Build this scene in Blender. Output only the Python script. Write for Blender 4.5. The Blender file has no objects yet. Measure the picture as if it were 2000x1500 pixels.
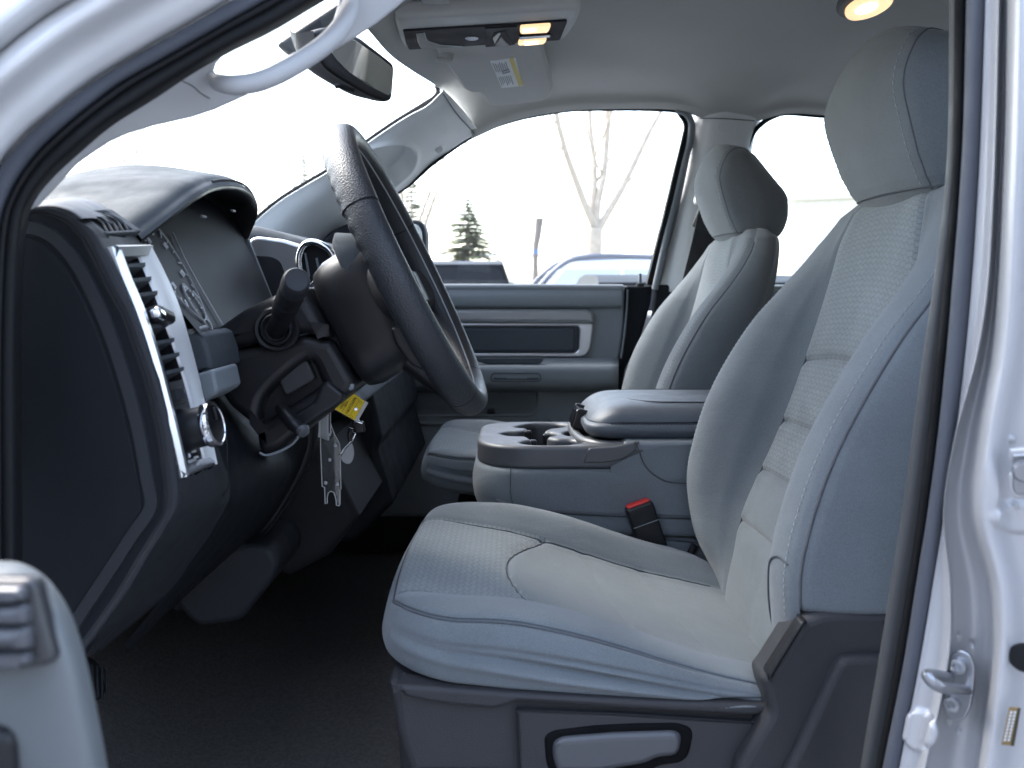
import bpy, bmesh, math, random
import numpy as np
from mathutils import Vector, Matrix
random.seed(11); np.random.seed(11)
SC = bpy.context.scene
COL = SC.collection
# ---------------------------------------------------------------- camera, sky, sun, exposure
F = 1700.0                      # focal length in pixels of the 2000 px wide photograph
H = 1.40                        # eye height above the ground
TP = math.atan(190.0 / F)       # camera looks slightly down
CT, ST = math.cos(TP), math.sin(TP)
cam = bpy.data.cameras.new('camera'); camo = bpy.data.objects.new('camera', cam); COL.objects.link(camo)
camo.location = (0, 0, H); camo.rotation_euler = (math.pi / 2 - TP, 0, 0)
cam.sensor_width = 36.0; cam.lens = F / 2000 * 36.0
cam.clip_start = 0.02; cam.clip_end = 2000
cam.dof.use_dof = True; cam.dof.focus_distance = 1.25; cam.dof.aperture_fstop = 7.0
SC.camera = camo
SUN = Vector((-0.55, 0.36, 0.76)).normalized()
world = bpy.data.worlds.new('World'); SC.world = world; world.use_nodes = True
wn = world.node_tree.nodes; wl = world.node_tree.links
sky = wn.new('ShaderNodeTexSky'); sky.sky_type = 'NISHITA'; sky.sun_disc = False
sky.sun_elevation = math.asin(SUN.z); sky.sun_rotation = math.atan2(SUN.x, SUN.y)
sky.air_density = 1.0; sky.dust_density = 2.0; sky.ozone_density = 1.0
bg = wn['Background']; bg.inputs['Strength'].default_value = 0.15
hz = wn.new('ShaderNodeHueSaturation'); hz.inputs['Saturation'].default_value = .74      # thin high cloud whitens the whole sky
wl.new(sky.outputs['Color'], hz.inputs['Color']); wl.new(hz.outputs['Color'], bg.inputs['Color'])
sun = bpy.data.lights.new('sun', 'SUN'); suno = bpy.data.objects.new('sun', sun); COL.objects.link(suno)
sun.energy = 0.5; sun.angle = math.radians(20); sun.color = (1.0, 0.99, 0.97)
suno.rotation_euler = SUN.to_track_quat('Z', 'Y').to_euler()
SC.view_settings.view_transform = 'Standard'
try: SC.view_settings.look = 'None'
except Exception: pass
SC.view_settings.gamma = 1.0; SC.view_settings.use_curve_mapping = False
SC.view_settings.exposure = 2.9
SC.render.engine = 'CYCLES'
SC.cycles.use_denoising = True
SC.cycles.max_bounces = 10; SC.cycles.diffuse_bounces = 6; SC.cycles.glossy_bounces = 4
SC.cycles.transparent_max_bounces = 16; SC.cycles.transmission_bounces = 6
SC.cycles.caustics_reflective = False; SC.cycles.caustics_refractive = False
SC.cycles.sample_clamp_indirect = 8.0

# ---------------------------------------------------------------- measuring helpers (a pixel of the photo + a known distance -> a point)
def ray(u, v):
    a = (u - 1000) / F; b = (750 - v) / F
    return np.array([a, CT + b * ST, -ST + b * CT])
def P(u, v, Y):
    d = ray(u, v); return d * (Y / d[1]) + np.array([0, 0, H])
def PX(u, v, X):
    d = ray(u, v); return d * (X / d[0]) + np.array([0, 0, H])
def PZ(u, v, z):
    d = ray(u, v); return d * (z / d[2]) + np.array([0, 0, H])
def PN(u, v, O, n):
    d = ray(u, v); o = np.array([0, 0, H]); return o + d * (np.dot(np.array(O) - o, n) / np.dot(d, n))
def PL(Y, pts): return [P(u, v, Y) for u, v in pts]
def W(x, y, z): return np.array([x, y, z + H], float)
def uvof(A):
    A = np.asarray(A, float); q = A - np.array([0, 0, H])
    f = q[..., 1] * CT - q[..., 2] * ST; up = q[..., 1] * ST + q[..., 2] * CT
    return np.stack([1000 + F * q[..., 0] / f, 750 - F * up / f], -1)
def unit(v): v = np.asarray(v, float); return v / (np.linalg.norm(v) + 1e-12)
def sstep(a, b, x):
    t = np.clip((np.asarray(x, float) - a) / (b - a), 0, 1); return t * t * (3 - 2 * t)

def cr(pts, t):
    p = np.asarray(pts, float); m = len(p)
    if m == 1: return np.repeat(p, len(t), 0)
    t = np.clip(np.asarray(t, float), 0, m - 1); i = np.minimum(t.astype(int), m - 2); f = (t - i)[:, None]
    pe = np.vstack([2 * p[0] - p[1], p, 2 * p[-1] - p[-2]])
    a, b, c, d = pe[i], pe[i + 1], pe[i + 2], pe[i + 3]
    return 0.5 * (2 * b + (c - a) * f + (2 * a - 5 * b + 4 * c - d) * f ** 2 + (3 * b - a - 3 * c + d) * f ** 3)
def spl(pts, n, closed=False):
    p = np.asarray(pts, float)
    if closed:
        pp = np.vstack([p[-2:], p, p[:3]]); t = np.linspace(2, 2 + len(p), 40 * len(p) + 1)
        q = cr(pp, t)
    else:
        q = cr(p, np.linspace(0, len(p) - 1, max(60, 30 * len(p))))
    s = np.r_[0, np.cumsum(np.linalg.norm(np.diff(q, axis=0), axis=1))]
    tt = np.linspace(0, s[-1], n + 1)[:-1] if closed else np.linspace(0, s[-1], n)
    return np.stack([np.interp(tt, s, q[:, k]) for k in range(q.shape[1])], 1)
def rnd(poly, r, n=5):
    """round the corners of a polygon given in pixels"""
    p = np.asarray(poly, float); m = len(p); out = []
    for i in range(m):
        a, b, c = p[i - 1], p[i], p[(i + 1) % m]
        ri = r[i] if hasattr(r, '__len__') else r
        d1 = min(ri, np.linalg.norm(a - b) * .48); d2 = min(ri, np.linalg.norm(c - b) * .48)
        if ri <= 0: out.append(b); continue
        s = b + unit(a - b) * d1; e = b + unit(c - b) * d2
        for k in range(n + 1):
            t = k / n; out.append((1 - t) ** 2 * s + 2 * t * (1 - t) * b + t * t * e)
    return np.array(out)
def sdf(poly, q):
    """signed distance (negative inside) of points q (...,2) to a polygon"""
    q = np.asarray(q, float); sh = q.shape[:-1]; q = q.reshape(-1, 2); p = np.asarray(poly, float)
    best = np.full(len(q), 1e9); ins = np.zeros(len(q), bool)
    for i in range(len(p)):
        a, b = p[i - 1], p[i]; e = b - a; w = q - a
        t = np.clip((w @ e) / (e @ e + 1e-12), 0, 1)
        best = np.minimum(best, np.linalg.norm(w - t[:, None] * e, axis=1))
        c = ((a[1] > q[:, 1]) != (b[1] > q[:, 1]))
        with np.errstate(divide='ignore', invalid='ignore'):
            ins ^= c & (q[:, 0] < e[0] * (q[:, 1] - a[1]) / (e[1] if e[1] else 1e-12) + a[0])
    return np.where(ins, -best, best).reshape(sh)

# ---------------------------------------------------------------- materials
def mat(name, col, rough=.6, metal=0., spec=.5, bump=None, bstr=.2, var=0., vscale=30., sheen=0., coat=0., bdist=.001, trans=0., emit=None, est=0.):
    m = bpy.data.materials.new(name); m.use_nodes = True; nt = m.node_tree; n = nt.nodes; l = nt.links
    b = n['Principled BSDF']
    b.inputs['Base Color'].default_value = (*col, 1); b.inputs['Roughness'].default_value = rough
    b.inputs['Metallic'].default_value = metal; b.inputs['Specular IOR Level'].default_value = spec
    if sheen: b.inputs['Sheen Weight'].default_value = sheen
    if coat: b.inputs['Coat Weight'].default_value = coat; b.inputs['Coat Roughness'].default_value = .05
    if trans: b.inputs['Transmission Weight'].default_value = trans
    if emit: b.inputs['Emission Color'].default_value = (*emit, 1); b.inputs['Emission Strength'].default_value = est
    tc = n.new('ShaderNodeTexCoord')
    if var:
        nz = n.new('ShaderNodeTexNoise'); nz.inputs['Scale'].default_value = vscale; nz.inputs['Detail'].default_value = 6
        mx = n.new('ShaderNodeMix'); mx.data_type = 'RGBA'
        mx.inputs['A'].default_value = (*[c * (1 - var) for c in col], 1); mx.inputs['B'].default_value = (*[min(1, c * (1 + var)) for c in col], 1)
        l.new(tc.outputs['Object'], nz.inputs['Vector']); l.new(nz.outputs['Fac'], mx.inputs['Factor']); l.new(mx.outputs['Result'], b.inputs['Base Color'])
    if bump and not emit and metal < .3:
        # smudges and handling marks: gloss that varies a little over the surface
        rn = n.new('ShaderNodeTexNoise'); rn.inputs['Scale'].default_value = 16; rn.inputs['Detail'].default_value = 9; rn.inputs['Roughness'].default_value = .65
        rm = n.new('ShaderNodeMapRange'); rm.inputs['From Min'].default_value = .3; rm.inputs['From Max'].default_value = .7
        rm.inputs['To Min'].default_value = max(.02, rough * .78); rm.inputs['To Max'].default_value = min(1, rough * 1.22)
        l.new(tc.outputs['Object'], rn.inputs['Vector']); l.new(rn.outputs['Fac'], rm.inputs['Value']); l.new(rm.outputs[0], b.inputs['Roughness'])
    if bump:
        kind, sc = bump
        if kind == 'noise':
            t = n.new('ShaderNodeTexNoise'); t.inputs['Scale'].default_value = sc; t.inputs['Detail'].default_value = 3; o = t.outputs['Fac']
        elif kind == 'voro':
            t = n.new('ShaderNodeTexVoronoi'); t.inputs['Scale'].default_value = sc; o = t.outputs['Distance']
        l.new(tc.outputs['Object'], t.inputs['Vector'])
        bp = n.new('ShaderNodeBump'); bp.inputs['Strength'].default_value = bstr; bp.inputs['Distance'].default_value = bdist
        l.new(o, bp.inputs['Height']); l.new(bp.outputs['Normal'], b.inputs['Normal'])
    return m

def fabric(name, col, pattern):
    """knitted seat cloth; the pattern kind adds the staggered short dashes of the insert cloth (uses UVs in metres)"""
    m = mat(name, col, rough=.92, spec=.25, sheen=.25); nt = m.node_tree; n = nt.nodes; l = nt.links; b = n['Principled BSDF']
    uv = n.new('ShaderNodeUVMap'); tc = n.new('ShaderNodeTexCoord')
    nz = n.new('ShaderNodeTexNoise'); nz.inputs['Scale'].default_value = 900; nz.inputs['Detail'].default_value = 2
    l.new(tc.outputs['Object'], nz.inputs['Vector'])
    big = n.new('ShaderNodeTexNoise'); big.inputs['Scale'].default_value = 9; big.inputs['Detail'].default_value = 4
    l.new(tc.outputs['Object'], big.inputs['Vector'])
    wv = n.new('ShaderNodeTexWave'); wv.inputs['Scale'].default_value = 260; wv.inputs['Distortion'].default_value = 1.5
    l.new(uv.outputs['UV'], wv.inputs['Vector'])
    add = n.new('ShaderNodeMath'); add.operation = 'MULTIPLY_ADD'; add.inputs[1].default_value = .5
    l.new(wv.outputs['Fac'], add.inputs[0]); l.new(nz.outputs['Fac'], add.inputs[2])
    hgt = add.outputs[0]
    ramp = n.new('ShaderNodeMapRange'); ramp.inputs['From Min'].default_value = .3; ramp.inputs['From Max'].default_value = .7
    ramp.inputs['To Min'].default_value = .9; ramp.inputs['To Max'].default_value = 1.1
    l.new(big.outputs['Fac'], ramp.inputs['Value'])
    nr = n.new('ShaderNodeMapRange'); nr.inputs['From Min'].default_value = .35; nr.inputs['From Max'].default_value = .65
    nr.inputs['To Min'].default_value = .88; nr.inputs['To Max'].default_value = 1.12
    l.new(nz.outputs['Fac'], nr.inputs['Value'])
    mu = n.new('ShaderNodeMath'); mu.operation = 'MULTIPLY'; l.new(ramp.outputs[0], mu.inputs[0]); l.new(nr.outputs[0], mu.inputs[1])
    fac = mu.outputs[0]
    if pattern:
        mp = n.new('ShaderNodeMapping'); mp.inputs['Rotation'].default_value = (0, 0, 0)
        l.new(uv.outputs['UV'], mp.inputs['Vector'])
        wob = n.new('ShaderNodeTexBrick'); wob.offset = .5
        wob.inputs['Scale'].default_value = 1.0; wob.inputs['Brick Width'].default_value = .0150; wob.inputs['Row Height'].default_value = .0072
        wob.inputs['Mortar Size'].default_value = .0013; wob.inputs['Mortar Smooth'].default_value = .6
        wob.inputs['Color1'].default_value = (1, 1, 1, 1); wob.inputs['Color2'].default_value = (.86, .86, .86, 1); wob.inputs['Mortar'].default_value = (.55, .55, .55, 1)
        # bend the rows a little so that they read as scales, not masonry
        sx = n.new('ShaderNodeSeparateXYZ'); l.new(mp.outputs[0], sx.inputs[0])
        sn = n.new('ShaderNodeMath'); sn.operation = 'MULTIPLY'; sn.inputs[1].default_value = 2 * math.pi / .0150
        l.new(sx.outputs[0], sn.inputs[0])
        si = n.new('ShaderNodeMath'); si.operation = 'SINE'; l.new(sn.outputs[0], si.inputs[0])
        sm = n.new('ShaderNodeMath'); sm.operation = 'MULTIPLY_ADD'; sm.inputs[1].default_value = .0012
        l.new(si.outputs[0], sm.inputs[0]); l.new(sx.outputs[1], sm.inputs[2])
        cb = n.new('ShaderNodeCombineXYZ'); l.new(sx.outputs[0], cb.inputs[0]); l.new(sm.outputs[0], cb.inputs[1])
        l.new(cb.outputs[0], wob.inputs['Vector'])
        bw = n.new('ShaderNodeRGBToBW'); l.new(wob.outputs['Color'], bw.inputs[0])
        pr = n.new('ShaderNodeMapRange'); pr.inputs['From Min'].default_value = .55; pr.inputs['To Min'].default_value = .80; pr.inputs['To Max'].default_value = 1.08
        l.new(bw.outputs[0], pr.inputs['Value'])
        m2 = n.new('ShaderNodeMath'); m2.operation = 'MULTIPLY'; l.new(fac, m2.inputs[0]); l.new(pr.outputs[0], m2.inputs[1]); fac = m2.outputs[0]
        a2 = n.new('ShaderNodeMath'); a2.operation = 'MULTIPLY_ADD'; a2.inputs[1].default_value = 1.6
        l.new(bw.outputs[0], a2.inputs[0]); l.new(hgt, a2.inputs[2]); hgt = a2.outputs[0]
    vm = n.new('ShaderNodeVectorMath'); vm.operation = 'SCALE'; vm.inputs[0].default_value = col
    l.new(fac, vm.inputs['Scale']); l.new(vm.outputs[0], b.inputs['Base Color'])
    cz = n.new('ShaderNodeTexNoise'); cz.inputs['Scale'].default_value = 7; cz.inputs['Detail'].default_value = 3; cz.inputs['Distortion'].default_value = 1.2
    cm = n.new('ShaderNodeMapping'); cm.inputs['Scale'].default_value = (1.0, 1.0, 2.4); l.new(tc.outputs['Object'], cm.inputs['Vector']); l.new(cm.outputs[0], cz.inputs['Vector'])
    b2 = n.new('ShaderNodeBump'); b2.inputs['Strength'].default_value = .22; b2.inputs['Distance'].default_value = .010; l.new(cz.outputs['Fac'], b2.inputs['Height'])
    bp = n.new('ShaderNodeBump'); bp.inputs['Strength'].default_value = .35; bp.inputs['Distance'].default_value = .0009
    l.new(b2.outputs['Normal'], bp.inputs['Normal']); l.new(hgt, bp.inputs['Height']); l.new(bp.outputs['Normal'], b.inputs['Normal'])
    return m

def glassmat(name, tint=(1, 1, 1), gl=1.45):
    m = bpy.data.materials.new(name); m.use_nodes = True; n = m.node_tree.nodes; l = m.node_tree.links
    for x in list(n):
        if x.type != 'OUTPUT_MATERIAL': n.remove(x)
    t = n.new('ShaderNodeBsdfTransparent'); t.inputs['Color'].default_value = (*tint, 1)
    g = n.new('ShaderNodeBsdfGlossy'); g.inputs['Roughness'].default_value = .0
    lw = n.new('ShaderNodeLayerWeight'); lw.inputs['Blend'].default_value = .5
    pw = n.new('ShaderNodeMath'); pw.operation = 'POWER'; pw.inputs[1].default_value = 5; l.new(lw.outputs['Facing'], pw.inputs[0])
    f = n.new('ShaderNodeMath'); f.operation = 'MULTIPLY_ADD'; f.inputs[1].default_value = .93; f.inputs[2].default_value = .05; l.new(pw.outputs[0], f.inputs[0])
    mx = n.new('ShaderNodeMixShader'); l.new(f.outputs[0], mx.inputs[0]); l.new(t.outputs[0], mx.inputs[1]); l.new(g.outputs[0], mx.inputs[2])
    l.new(mx.outputs[0], n['Material Output'].inputs['Surface'])
    return m

M = {}
M['cloth'] = fabric('seat_cloth', (.146, .165, .177), False)
M['insert'] = fabric('seat_insert_cloth', (.180, .203, .211), True)
M['smooth_insert'] = fabric('seat_plain_insert_cloth', (.150, .170, .179), False)
M['thread'] = mat('thread', (.36, .38, .39), .8)
M['thread_dark'] = mat('dark_thread', (.03, .03, .04), .8)
M['seam'] = mat('seam_shadow_cord', (.075, .08, .088), .9)
M['plast'] = mat('charcoal_plastic', (.020,.022,.026), .55, bump=('voro', 1500), bstr=.25, bdist=.0006, var=.12, vscale=6, spec=0.3)
M['plast_side'] = mat('dark_side_plastic', (.0075,.0095,.0125), 0.6, bump=('noise', 1400), bstr=.3, bdist=.0005, var=.15, vscale=5, spec=0.2)
M['plast_mid'] = mat('slate_plastic', (.185,.208,.225), .55, bump=('voro', 1300), bstr=.25, bdist=.0006, var=.08, vscale=5)
M['plast_soft'] = mat('soft_dash_skin', (.055,.065,.074), 0.72, bump=('voro', 1100), bstr=.35, bdist=.0007, var=.06, vscale=4, spec=0.3)
M['plast_base'] = mat('seat_base_plastic', (.038,.038,.041), .5, bump=('voro', 900), bstr=.45, bdist=.0008, var=.1, vscale=5, spec=0.3)
M['plast_smooth'] = mat('smooth_black_plastic', (.0105,.011,.013), 0.4, bump=('noise', 700), bstr=.1, bdist=.0004, spec=0.35)
M['gloss_black'] = mat('gloss_black', (.008, .008, .01), .12)
M['tray'] = mat('tray_plastic', (.058,.062,.070), 0.5, bump=('noise', 900), bstr=.15, bdist=.0004, spec=0.8)
M['black'] = mat('deep_black', (.006, .006, .008), .8)
M['well'] = mat('cup_well_plastic', (.018, .018, .022), .4)
M['leather'] = mat('wheel_leather', (.020,.0225,.027), .42, bump=('voro', 520), bstr=.55, bdist=.0009, var=.1, vscale=12)
M['lid'] = mat('armrest_vinyl', (.085,.098,.115), 0.42, bump=('voro', 700), bstr=.5, bdist=.0008, var=.06, vscale=8)
M['satin'] = mat('satin_silver', (.62, .63, .65), .28, metal=.85, bump=('noise', 1200), bstr=.05, bdist=.0003)
M['satin_lit'] = mat('lit_satin_silver', (.86,.87,.88), .42, metal=.5)  # lit copy of the satin silver, glare put into the colour
M['satin_dull'] = mat('dull_silver_paint', (.30, .31, .315), .42, metal=.35, bump=('noise', 1200), bstr=.05, bdist=.0003)
M['chrome'] = mat('chrome', (.85, .86, .88), .08, metal=1)
M['steel'] = mat('zinc_steel', (.34,.35,.37), .34, metal=.9, var=.12, vscale=40)
M['headliner'] = mat('headliner_cloth', (.47,.47,.45), .95, bump=('noise', 900), bstr=.35, bdist=.0008, var=.06, vscale=3)
M['vinyl'] = mat('visor_vinyl', (.48,.48,.46), .8, bump=('noise', 700), bstr=.25, bdist=.0007, var=.05, vscale=5)
M['trim'] = mat('pale_pillar_plastic', (.76,.775,.765), .55, bump=('voro', 1200), bstr=.2, bdist=.0005, var=.04, vscale=5)
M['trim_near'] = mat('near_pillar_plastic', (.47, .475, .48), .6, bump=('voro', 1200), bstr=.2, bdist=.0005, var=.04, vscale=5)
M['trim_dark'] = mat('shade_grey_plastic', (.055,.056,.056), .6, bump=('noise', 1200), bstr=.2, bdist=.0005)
M['ovh'] = mat('overhead_plastic', (.52,.52,.50), .5, bump=('noise', 1200), bstr=.12, bdist=.0004)
M['ovh_dark'] = mat('overhead_dark_plastic', (.03,.03,.034), 0.7, bump=('noise', 1200), bstr=.12, bdist=.0004, spec=0.15)
M['rubber'] = mat('black_rubber', (.006,.0065,.0075), 0.65, bump=('noise', 500), bstr=.15, bdist=.0005, spec=0.25)
M['rubber_black'] = mat('matt_black_rubber', (.004, .0042, .005), .8, spec=.12, bump=('noise', 500), bstr=.15, bdist=.0005)
M['rubber_blue'] = mat('flocked_grey_rubber', (.055, .062, .078), .6, bump=('noise', 600), bstr=.2, bdist=.0005, var=.08, vscale=20)
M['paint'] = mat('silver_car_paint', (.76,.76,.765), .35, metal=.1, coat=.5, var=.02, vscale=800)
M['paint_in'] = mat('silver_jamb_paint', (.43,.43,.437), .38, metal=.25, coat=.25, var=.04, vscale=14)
M['carpet'] = mat('black_carpet', (.14,.134,.126), 1., spec=.1, bump=('noise', 420), bstr=1., bdist=.004, var=.5, vscale=160)
M['mat_rubber'] = mat('floor_mat', (.006, .0065, .0075), .95, spec=.15, bump=('noise', 320), bstr=.7, bdist=.003, var=.4, vscale=120)
M['door_beige'] = mat('grey_door_plastic', (.125,.136,.14), .5, bump=('noise', 900), bstr=.15, bdist=.0005)
M['door_switch'] = mat('switch_panel_plastic', (.03,.031,.034), .35)
M['switch'] = mat('satin_switch_plastic', (.075,.078,.085), .28)
M['red'] = mat('red_button_plastic', (.55, .025, .02), .4)
M['yellow'] = mat('yellow_tag_card', (.93,.68,.0), .45)
M['ink'] = mat('black_ink', (.03, .028, .012), .7)
M['paper'] = mat('white_label_paper', (.72, .75, .76), .6)
M['label_yellow'] = mat('label_yellow_band', (.62, .52, .16), .6)
M['label_ink'] = mat('grey_label_print', (.25, .27, .28), .7)
M['brown'] = mat('brown_sticker', (.20, .13, .05), .5)
M['mark'] = mat('white_marking', (.6, .62, .64), .6)
M['lens'] = mat('map_lamp_lens', (.9, .75, .55), .25, emit=(1., .62, .30), est=.16, bump=('voro', 500), bstr=.5)
M['bulb'] = mat('lit_bulb', (1, .9, .7), .3, emit=(1., .72, .40), est=.8)
M['belt'] = mat('belt_webbing', (.018, .018, .02), .75, bump=('noise', 500), bstr=.5)
M['glass'] = glassmat('window_glass', (.93, .95, .94))
M['sunblock'] = glassmat('sunblock_glass', (.22, .22, .22))  # dark tint added to hold the sun back from the rear cabin
M['acrylic'] = glassmat('clear_acrylic', (.84, .85, .84), 1.5)
M['acrylic_edge'] = mat('bright_acrylic_edge', (.55, .56, .55), .2)
M['mirror'] = mat('mirror_glass', (.62, .64, .62), .015, metal=1)
M['lensdark'] = mat('cluster_lens', (.010,.012,.017), 0.5, spec=.15)

# ---------------------------------------------------------------- object helpers
def tag(o, label=None, cat=None, group=None, kind=None):
    for k, v in (('label', label), ('category', cat), ('group', group), ('kind', kind)):
        if v: o[k] = v
    return o
def thing(name, label, cat, loc=(0, 0, 0), group=None, kind=None):
    o = bpy.data.objects.new(name, None); COL.objects.link(o); o.location = loc; o.empty_display_size = .05
    return tag(o, label, cat, group, kind)
def link(name, me, m, parent=None, smooth=True, sharp=None):
    o = bpy.data.objects.new(name, me); COL.objects.link(o)
    if m is not None:
        for x in (m if isinstance(m, (list, tuple)) else [m]): me.materials.append(x)
    if smooth:
        me.polygons.foreach_set('use_smooth', [True] * len(me.polygons))
        if sharp: me.set_sharp_from_angle(angle=math.radians(sharp))
    if parent is not None:
        o.parent = parent
        if parent.type == 'EMPTY': o.matrix_parent_inverse = Matrix.Translation(parent.location).inverted()
    return o
def mesh(name, V, Fc, m, parent=None, smooth=True, sharp=None, uv=None):
    me = bpy.data.meshes.new(name); me.from_pydata([tuple(map(float, v)) for v in V], [], [tuple(f) for f in Fc]); me.update()
    if uv is not None:
        ul = me.uv_layers.new(name='UVMap'); li = np.zeros(len(me.loops), int); me.loops.foreach_get('vertex_index', li)
        ul.data.foreach_set('uv', np.asarray(uv, float)[li].ravel())
    return link(name, me, m, parent, smooth, sharp)
def gridfaces(n, m, cn=False, cm=False):
    f = []
    for i in range(n if cn else n - 1):
        for j in range(m if cm else m - 1):
            f.append((i * m + j, i * m + (j + 1) % m, ((i + 1) % n) * m + (j + 1) % m, ((i + 1) % n) * m + j))
    return f
def gnorm(G):
    du = np.gradient(G, axis=0); dv = np.gradient(G, axis=1); n = np.cross(du, dv)
    return n / (np.linalg.norm(n, axis=-1, keepdims=True) + 1e-12)
def rowsgrid(rows, nu, nv):
    R = np.stack([spl(r, nv) if len(r) > 1 else np.repeat(np.asarray(r, float), nv, 0) for r in rows])
    t = np.linspace(0, len(rows) - 1, nu)
    return np.stack([cr(R[:, j], t) for j in range(nv)], 1)
def solid(o, th, off=-1.):
    md = o.modifiers.new('thickness', 'SOLIDIFY'); md.thickness = th; md.offset = off; return o
def griduv(G):
    du = np.r_[np.zeros((1, G.shape[1])), np.cumsum(np.linalg.norm(np.diff(G, axis=0), axis=2), 0)]
    dv = np.c_[np.zeros((G.shape[0], 1)), np.cumsum(np.linalg.norm(np.diff(G, axis=1), axis=2), 1)]
    return np.stack([dv, du], -1).reshape(-1, 2)
def surf(name, rows, nu, nv, m, parent=None, disp=None, th=0., keep=None, sharp=None):
    """a sheet through rows of points; disp(px, G) moves it along its normal, keep(px) masks faces"""
    G = rowsgrid(rows, nu, nv) if not isinstance(rows, np.ndarray) else rows
    nu, nv = G.shape[:2]
    if disp is not None:
        N = gnorm(G); N = N * np.where((N[..., 1:2]) > 0, -1., 1.)
        G = G + N * disp(uvof(G), G)[..., None]
    fc = gridfaces(nu, nv)
    if keep is not None:
        k = keep(uvof(G)).reshape(-1); fc = [f for f in fc if all(k[i] for i in f)]
    o = mesh(name, G.reshape(-1, 3), fc, m, parent, uv=griduv(G), sharp=sharp)
    if th: solid(o, th, 0.)
    return o
def plane_frame(pl):
    """pl: a distance Y, or (point, normal, xdir)"""
    if not isinstance(pl, tuple): return W(0, pl, 0), np.array([1., 0, 0]), np.array([0, 0, 1.]), np.array([0, -1., 0])
    O, n = np.asarray(pl[0], float), unit(pl[1]); ex = np.asarray(pl[2], float) if len(pl) > 2 else np.array([1., 0, 0])
    ex = unit(ex - n * np.dot(ex, n)); return O, ex, np.cross(n, ex), n
def pl3(a, b, c):
    """plane through three (u,v,Y) measurements, facing the camera"""
    A, B, Cc = P(*a), P(*b), P(*c); n = unit(np.cross(B - A, Cc - A))
    if np.dot(n, A - np.array([0, 0, H])) > 0: n = -n
    return (A, n)
def plate(name, loops, pl, depth, bev, m, parent=None, r=None, lift=0., local=False, sharp=40, res=3):
    """solid plate: outline loops (pixels, first outer, others holes) on a plane, depth away from the camera, bevelled edges"""
    O, ex, ey, n = plane_frame(pl)
    if not isinstance(loops[0][0], (list, tuple, np.ndarray)): loops = [loops]
    bev = min(bev, depth * .49)
    cu = bpy.data.curves.new(name, 'CURVE'); cu.dimensions = '2D'; cu.fill_mode = 'BOTH'
    cu.extrude = max(depth / 2 - bev, 1e-5); cu.bevel_depth = bev; cu.offset = -bev; cu.bevel_resolution = res
    for k, L in enumerate(loops):
        L = np.asarray(L, float)
        if r is not None: L = rnd(L, r[k] if isinstance(r, (list, tuple)) and len(r) == len(loops) else r)
        if local: Q = L
        else:
            Q = []
            for u, v in L:
                q = PN(u, v, O, n) - O; Q.append((np.dot(q, ex), np.dot(q, ey)))
        s = cu.splines.new('POLY'); s.points.add(len(Q) - 1); s.use_cyclic_u = True
        for i, q in enumerate(Q): s.points[i].co = (q[0], q[1], 0, 1)
    t = bpy.data.objects.new('tmp', cu); me = bpy.data.meshes.new_from_object(t); bpy.data.objects.remove(t); bpy.data.curves.remove(cu)
    me.name = name
    Mx = Matrix(((ex[0], ey[0], n[0], O[0]), (ex[1], ey[1], n[1], O[1]), (ex[2], ey[2], n[2], O[2]), (0, 0, 0, 1)))
    me.transform(Mx @ Matrix.Translation((0, 0, -depth / 2 + lift))); me.update()
    me.materials.clear()
    o = link(name, me, m, parent, True, sharp)
    w = o.modifiers.new('normals', 'WEIGHTED_NORMAL'); w.keep_sharp = True
    return o
def frames(p, closed=False, up=None):
    p = np.asarray(p, float); n = len(p)
    T = np.gradient(p, axis=0)
    if closed: T = np.roll(p, -1, 0) - np.roll(p, 1, 0)
    T = T / (np.linalg.norm(T, axis=1, keepdims=True) + 1e-12)
    if up is not None:
        A = np.cross(np.asarray(up, float), T); A = A / (np.linalg.norm(A, axis=1, keepdims=True) + 1e-12); B = np.cross(T, A); return A, B
    a = np.cross(T[0], [0.31, .62, .71]); A = [unit(a)]
    for i in range(1, n):
        v = A[-1] - T[i] * np.dot(A[-1], T[i]); A.append(unit(v))
    A = np.array(A); return A, np.cross(T, A)
def tube(name, pts, r, m, parent=None, n=12, prof=None, closed=False, cap=True, up=None, sharp=None, res=None):
    p = np.asarray(pts, float)
    if res: p = spl(p, res, closed)
    A, B = frames(p, closed, up); L = len(p)
    rr = np.interp(np.linspace(0, 1, L), np.linspace(0, 1, len(r)), r) if hasattr(r, '__len__') else np.full(L, r)
    if prof is None: an = np.linspace(0, 2 * np.pi, n, endpoint=False); pf = np.stack([np.cos(an), np.sin(an)], 1)
    else: pf = np.asarray(prof, float); n = len(pf)
    G = p[:, None] + (A[:, None] * pf[None, :, :1] + B[:, None] * pf[None, :, 1:]) * rr[:, None, None]
    fc = gridfaces(L, n, closed, True)
    if cap and not closed: fc += [tuple(range(n))[::-1], tuple(range((L - 1) * n, L * n))]
    return mesh(name, G.reshape(-1, 3), fc, m, parent, uv=None, sharp=sharp or 60)
def rbox(name, c, size, R=None, bev=.004, m=None, parent=None, segs=3):
    bm = bmesh.new(); bmesh.ops.create_cube(bm, size=1.); bmesh.ops.scale(bm, vec=size, verts=bm.verts)
    bmesh.ops.bevel(bm, geom=list(bm.edges), offset=min(bev, min(size) * .45), segments=segs, affect='EDGES', profile=.5)
    me = bpy.data.meshes.new(name)
    Mx = Matrix.Translation(Vector([float(x) for x in c]))
    if R is not None: Mx = Mx @ R.to_4x4()
    bm.transform(Mx); bm.to_mesh(me); bm.free()
    o = link(name, me, m, parent, True, 35)
    w = o.modifiers.new('normals', 'WEIGHTED_NORMAL'); w.keep_sharp = True
    return o
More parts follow.
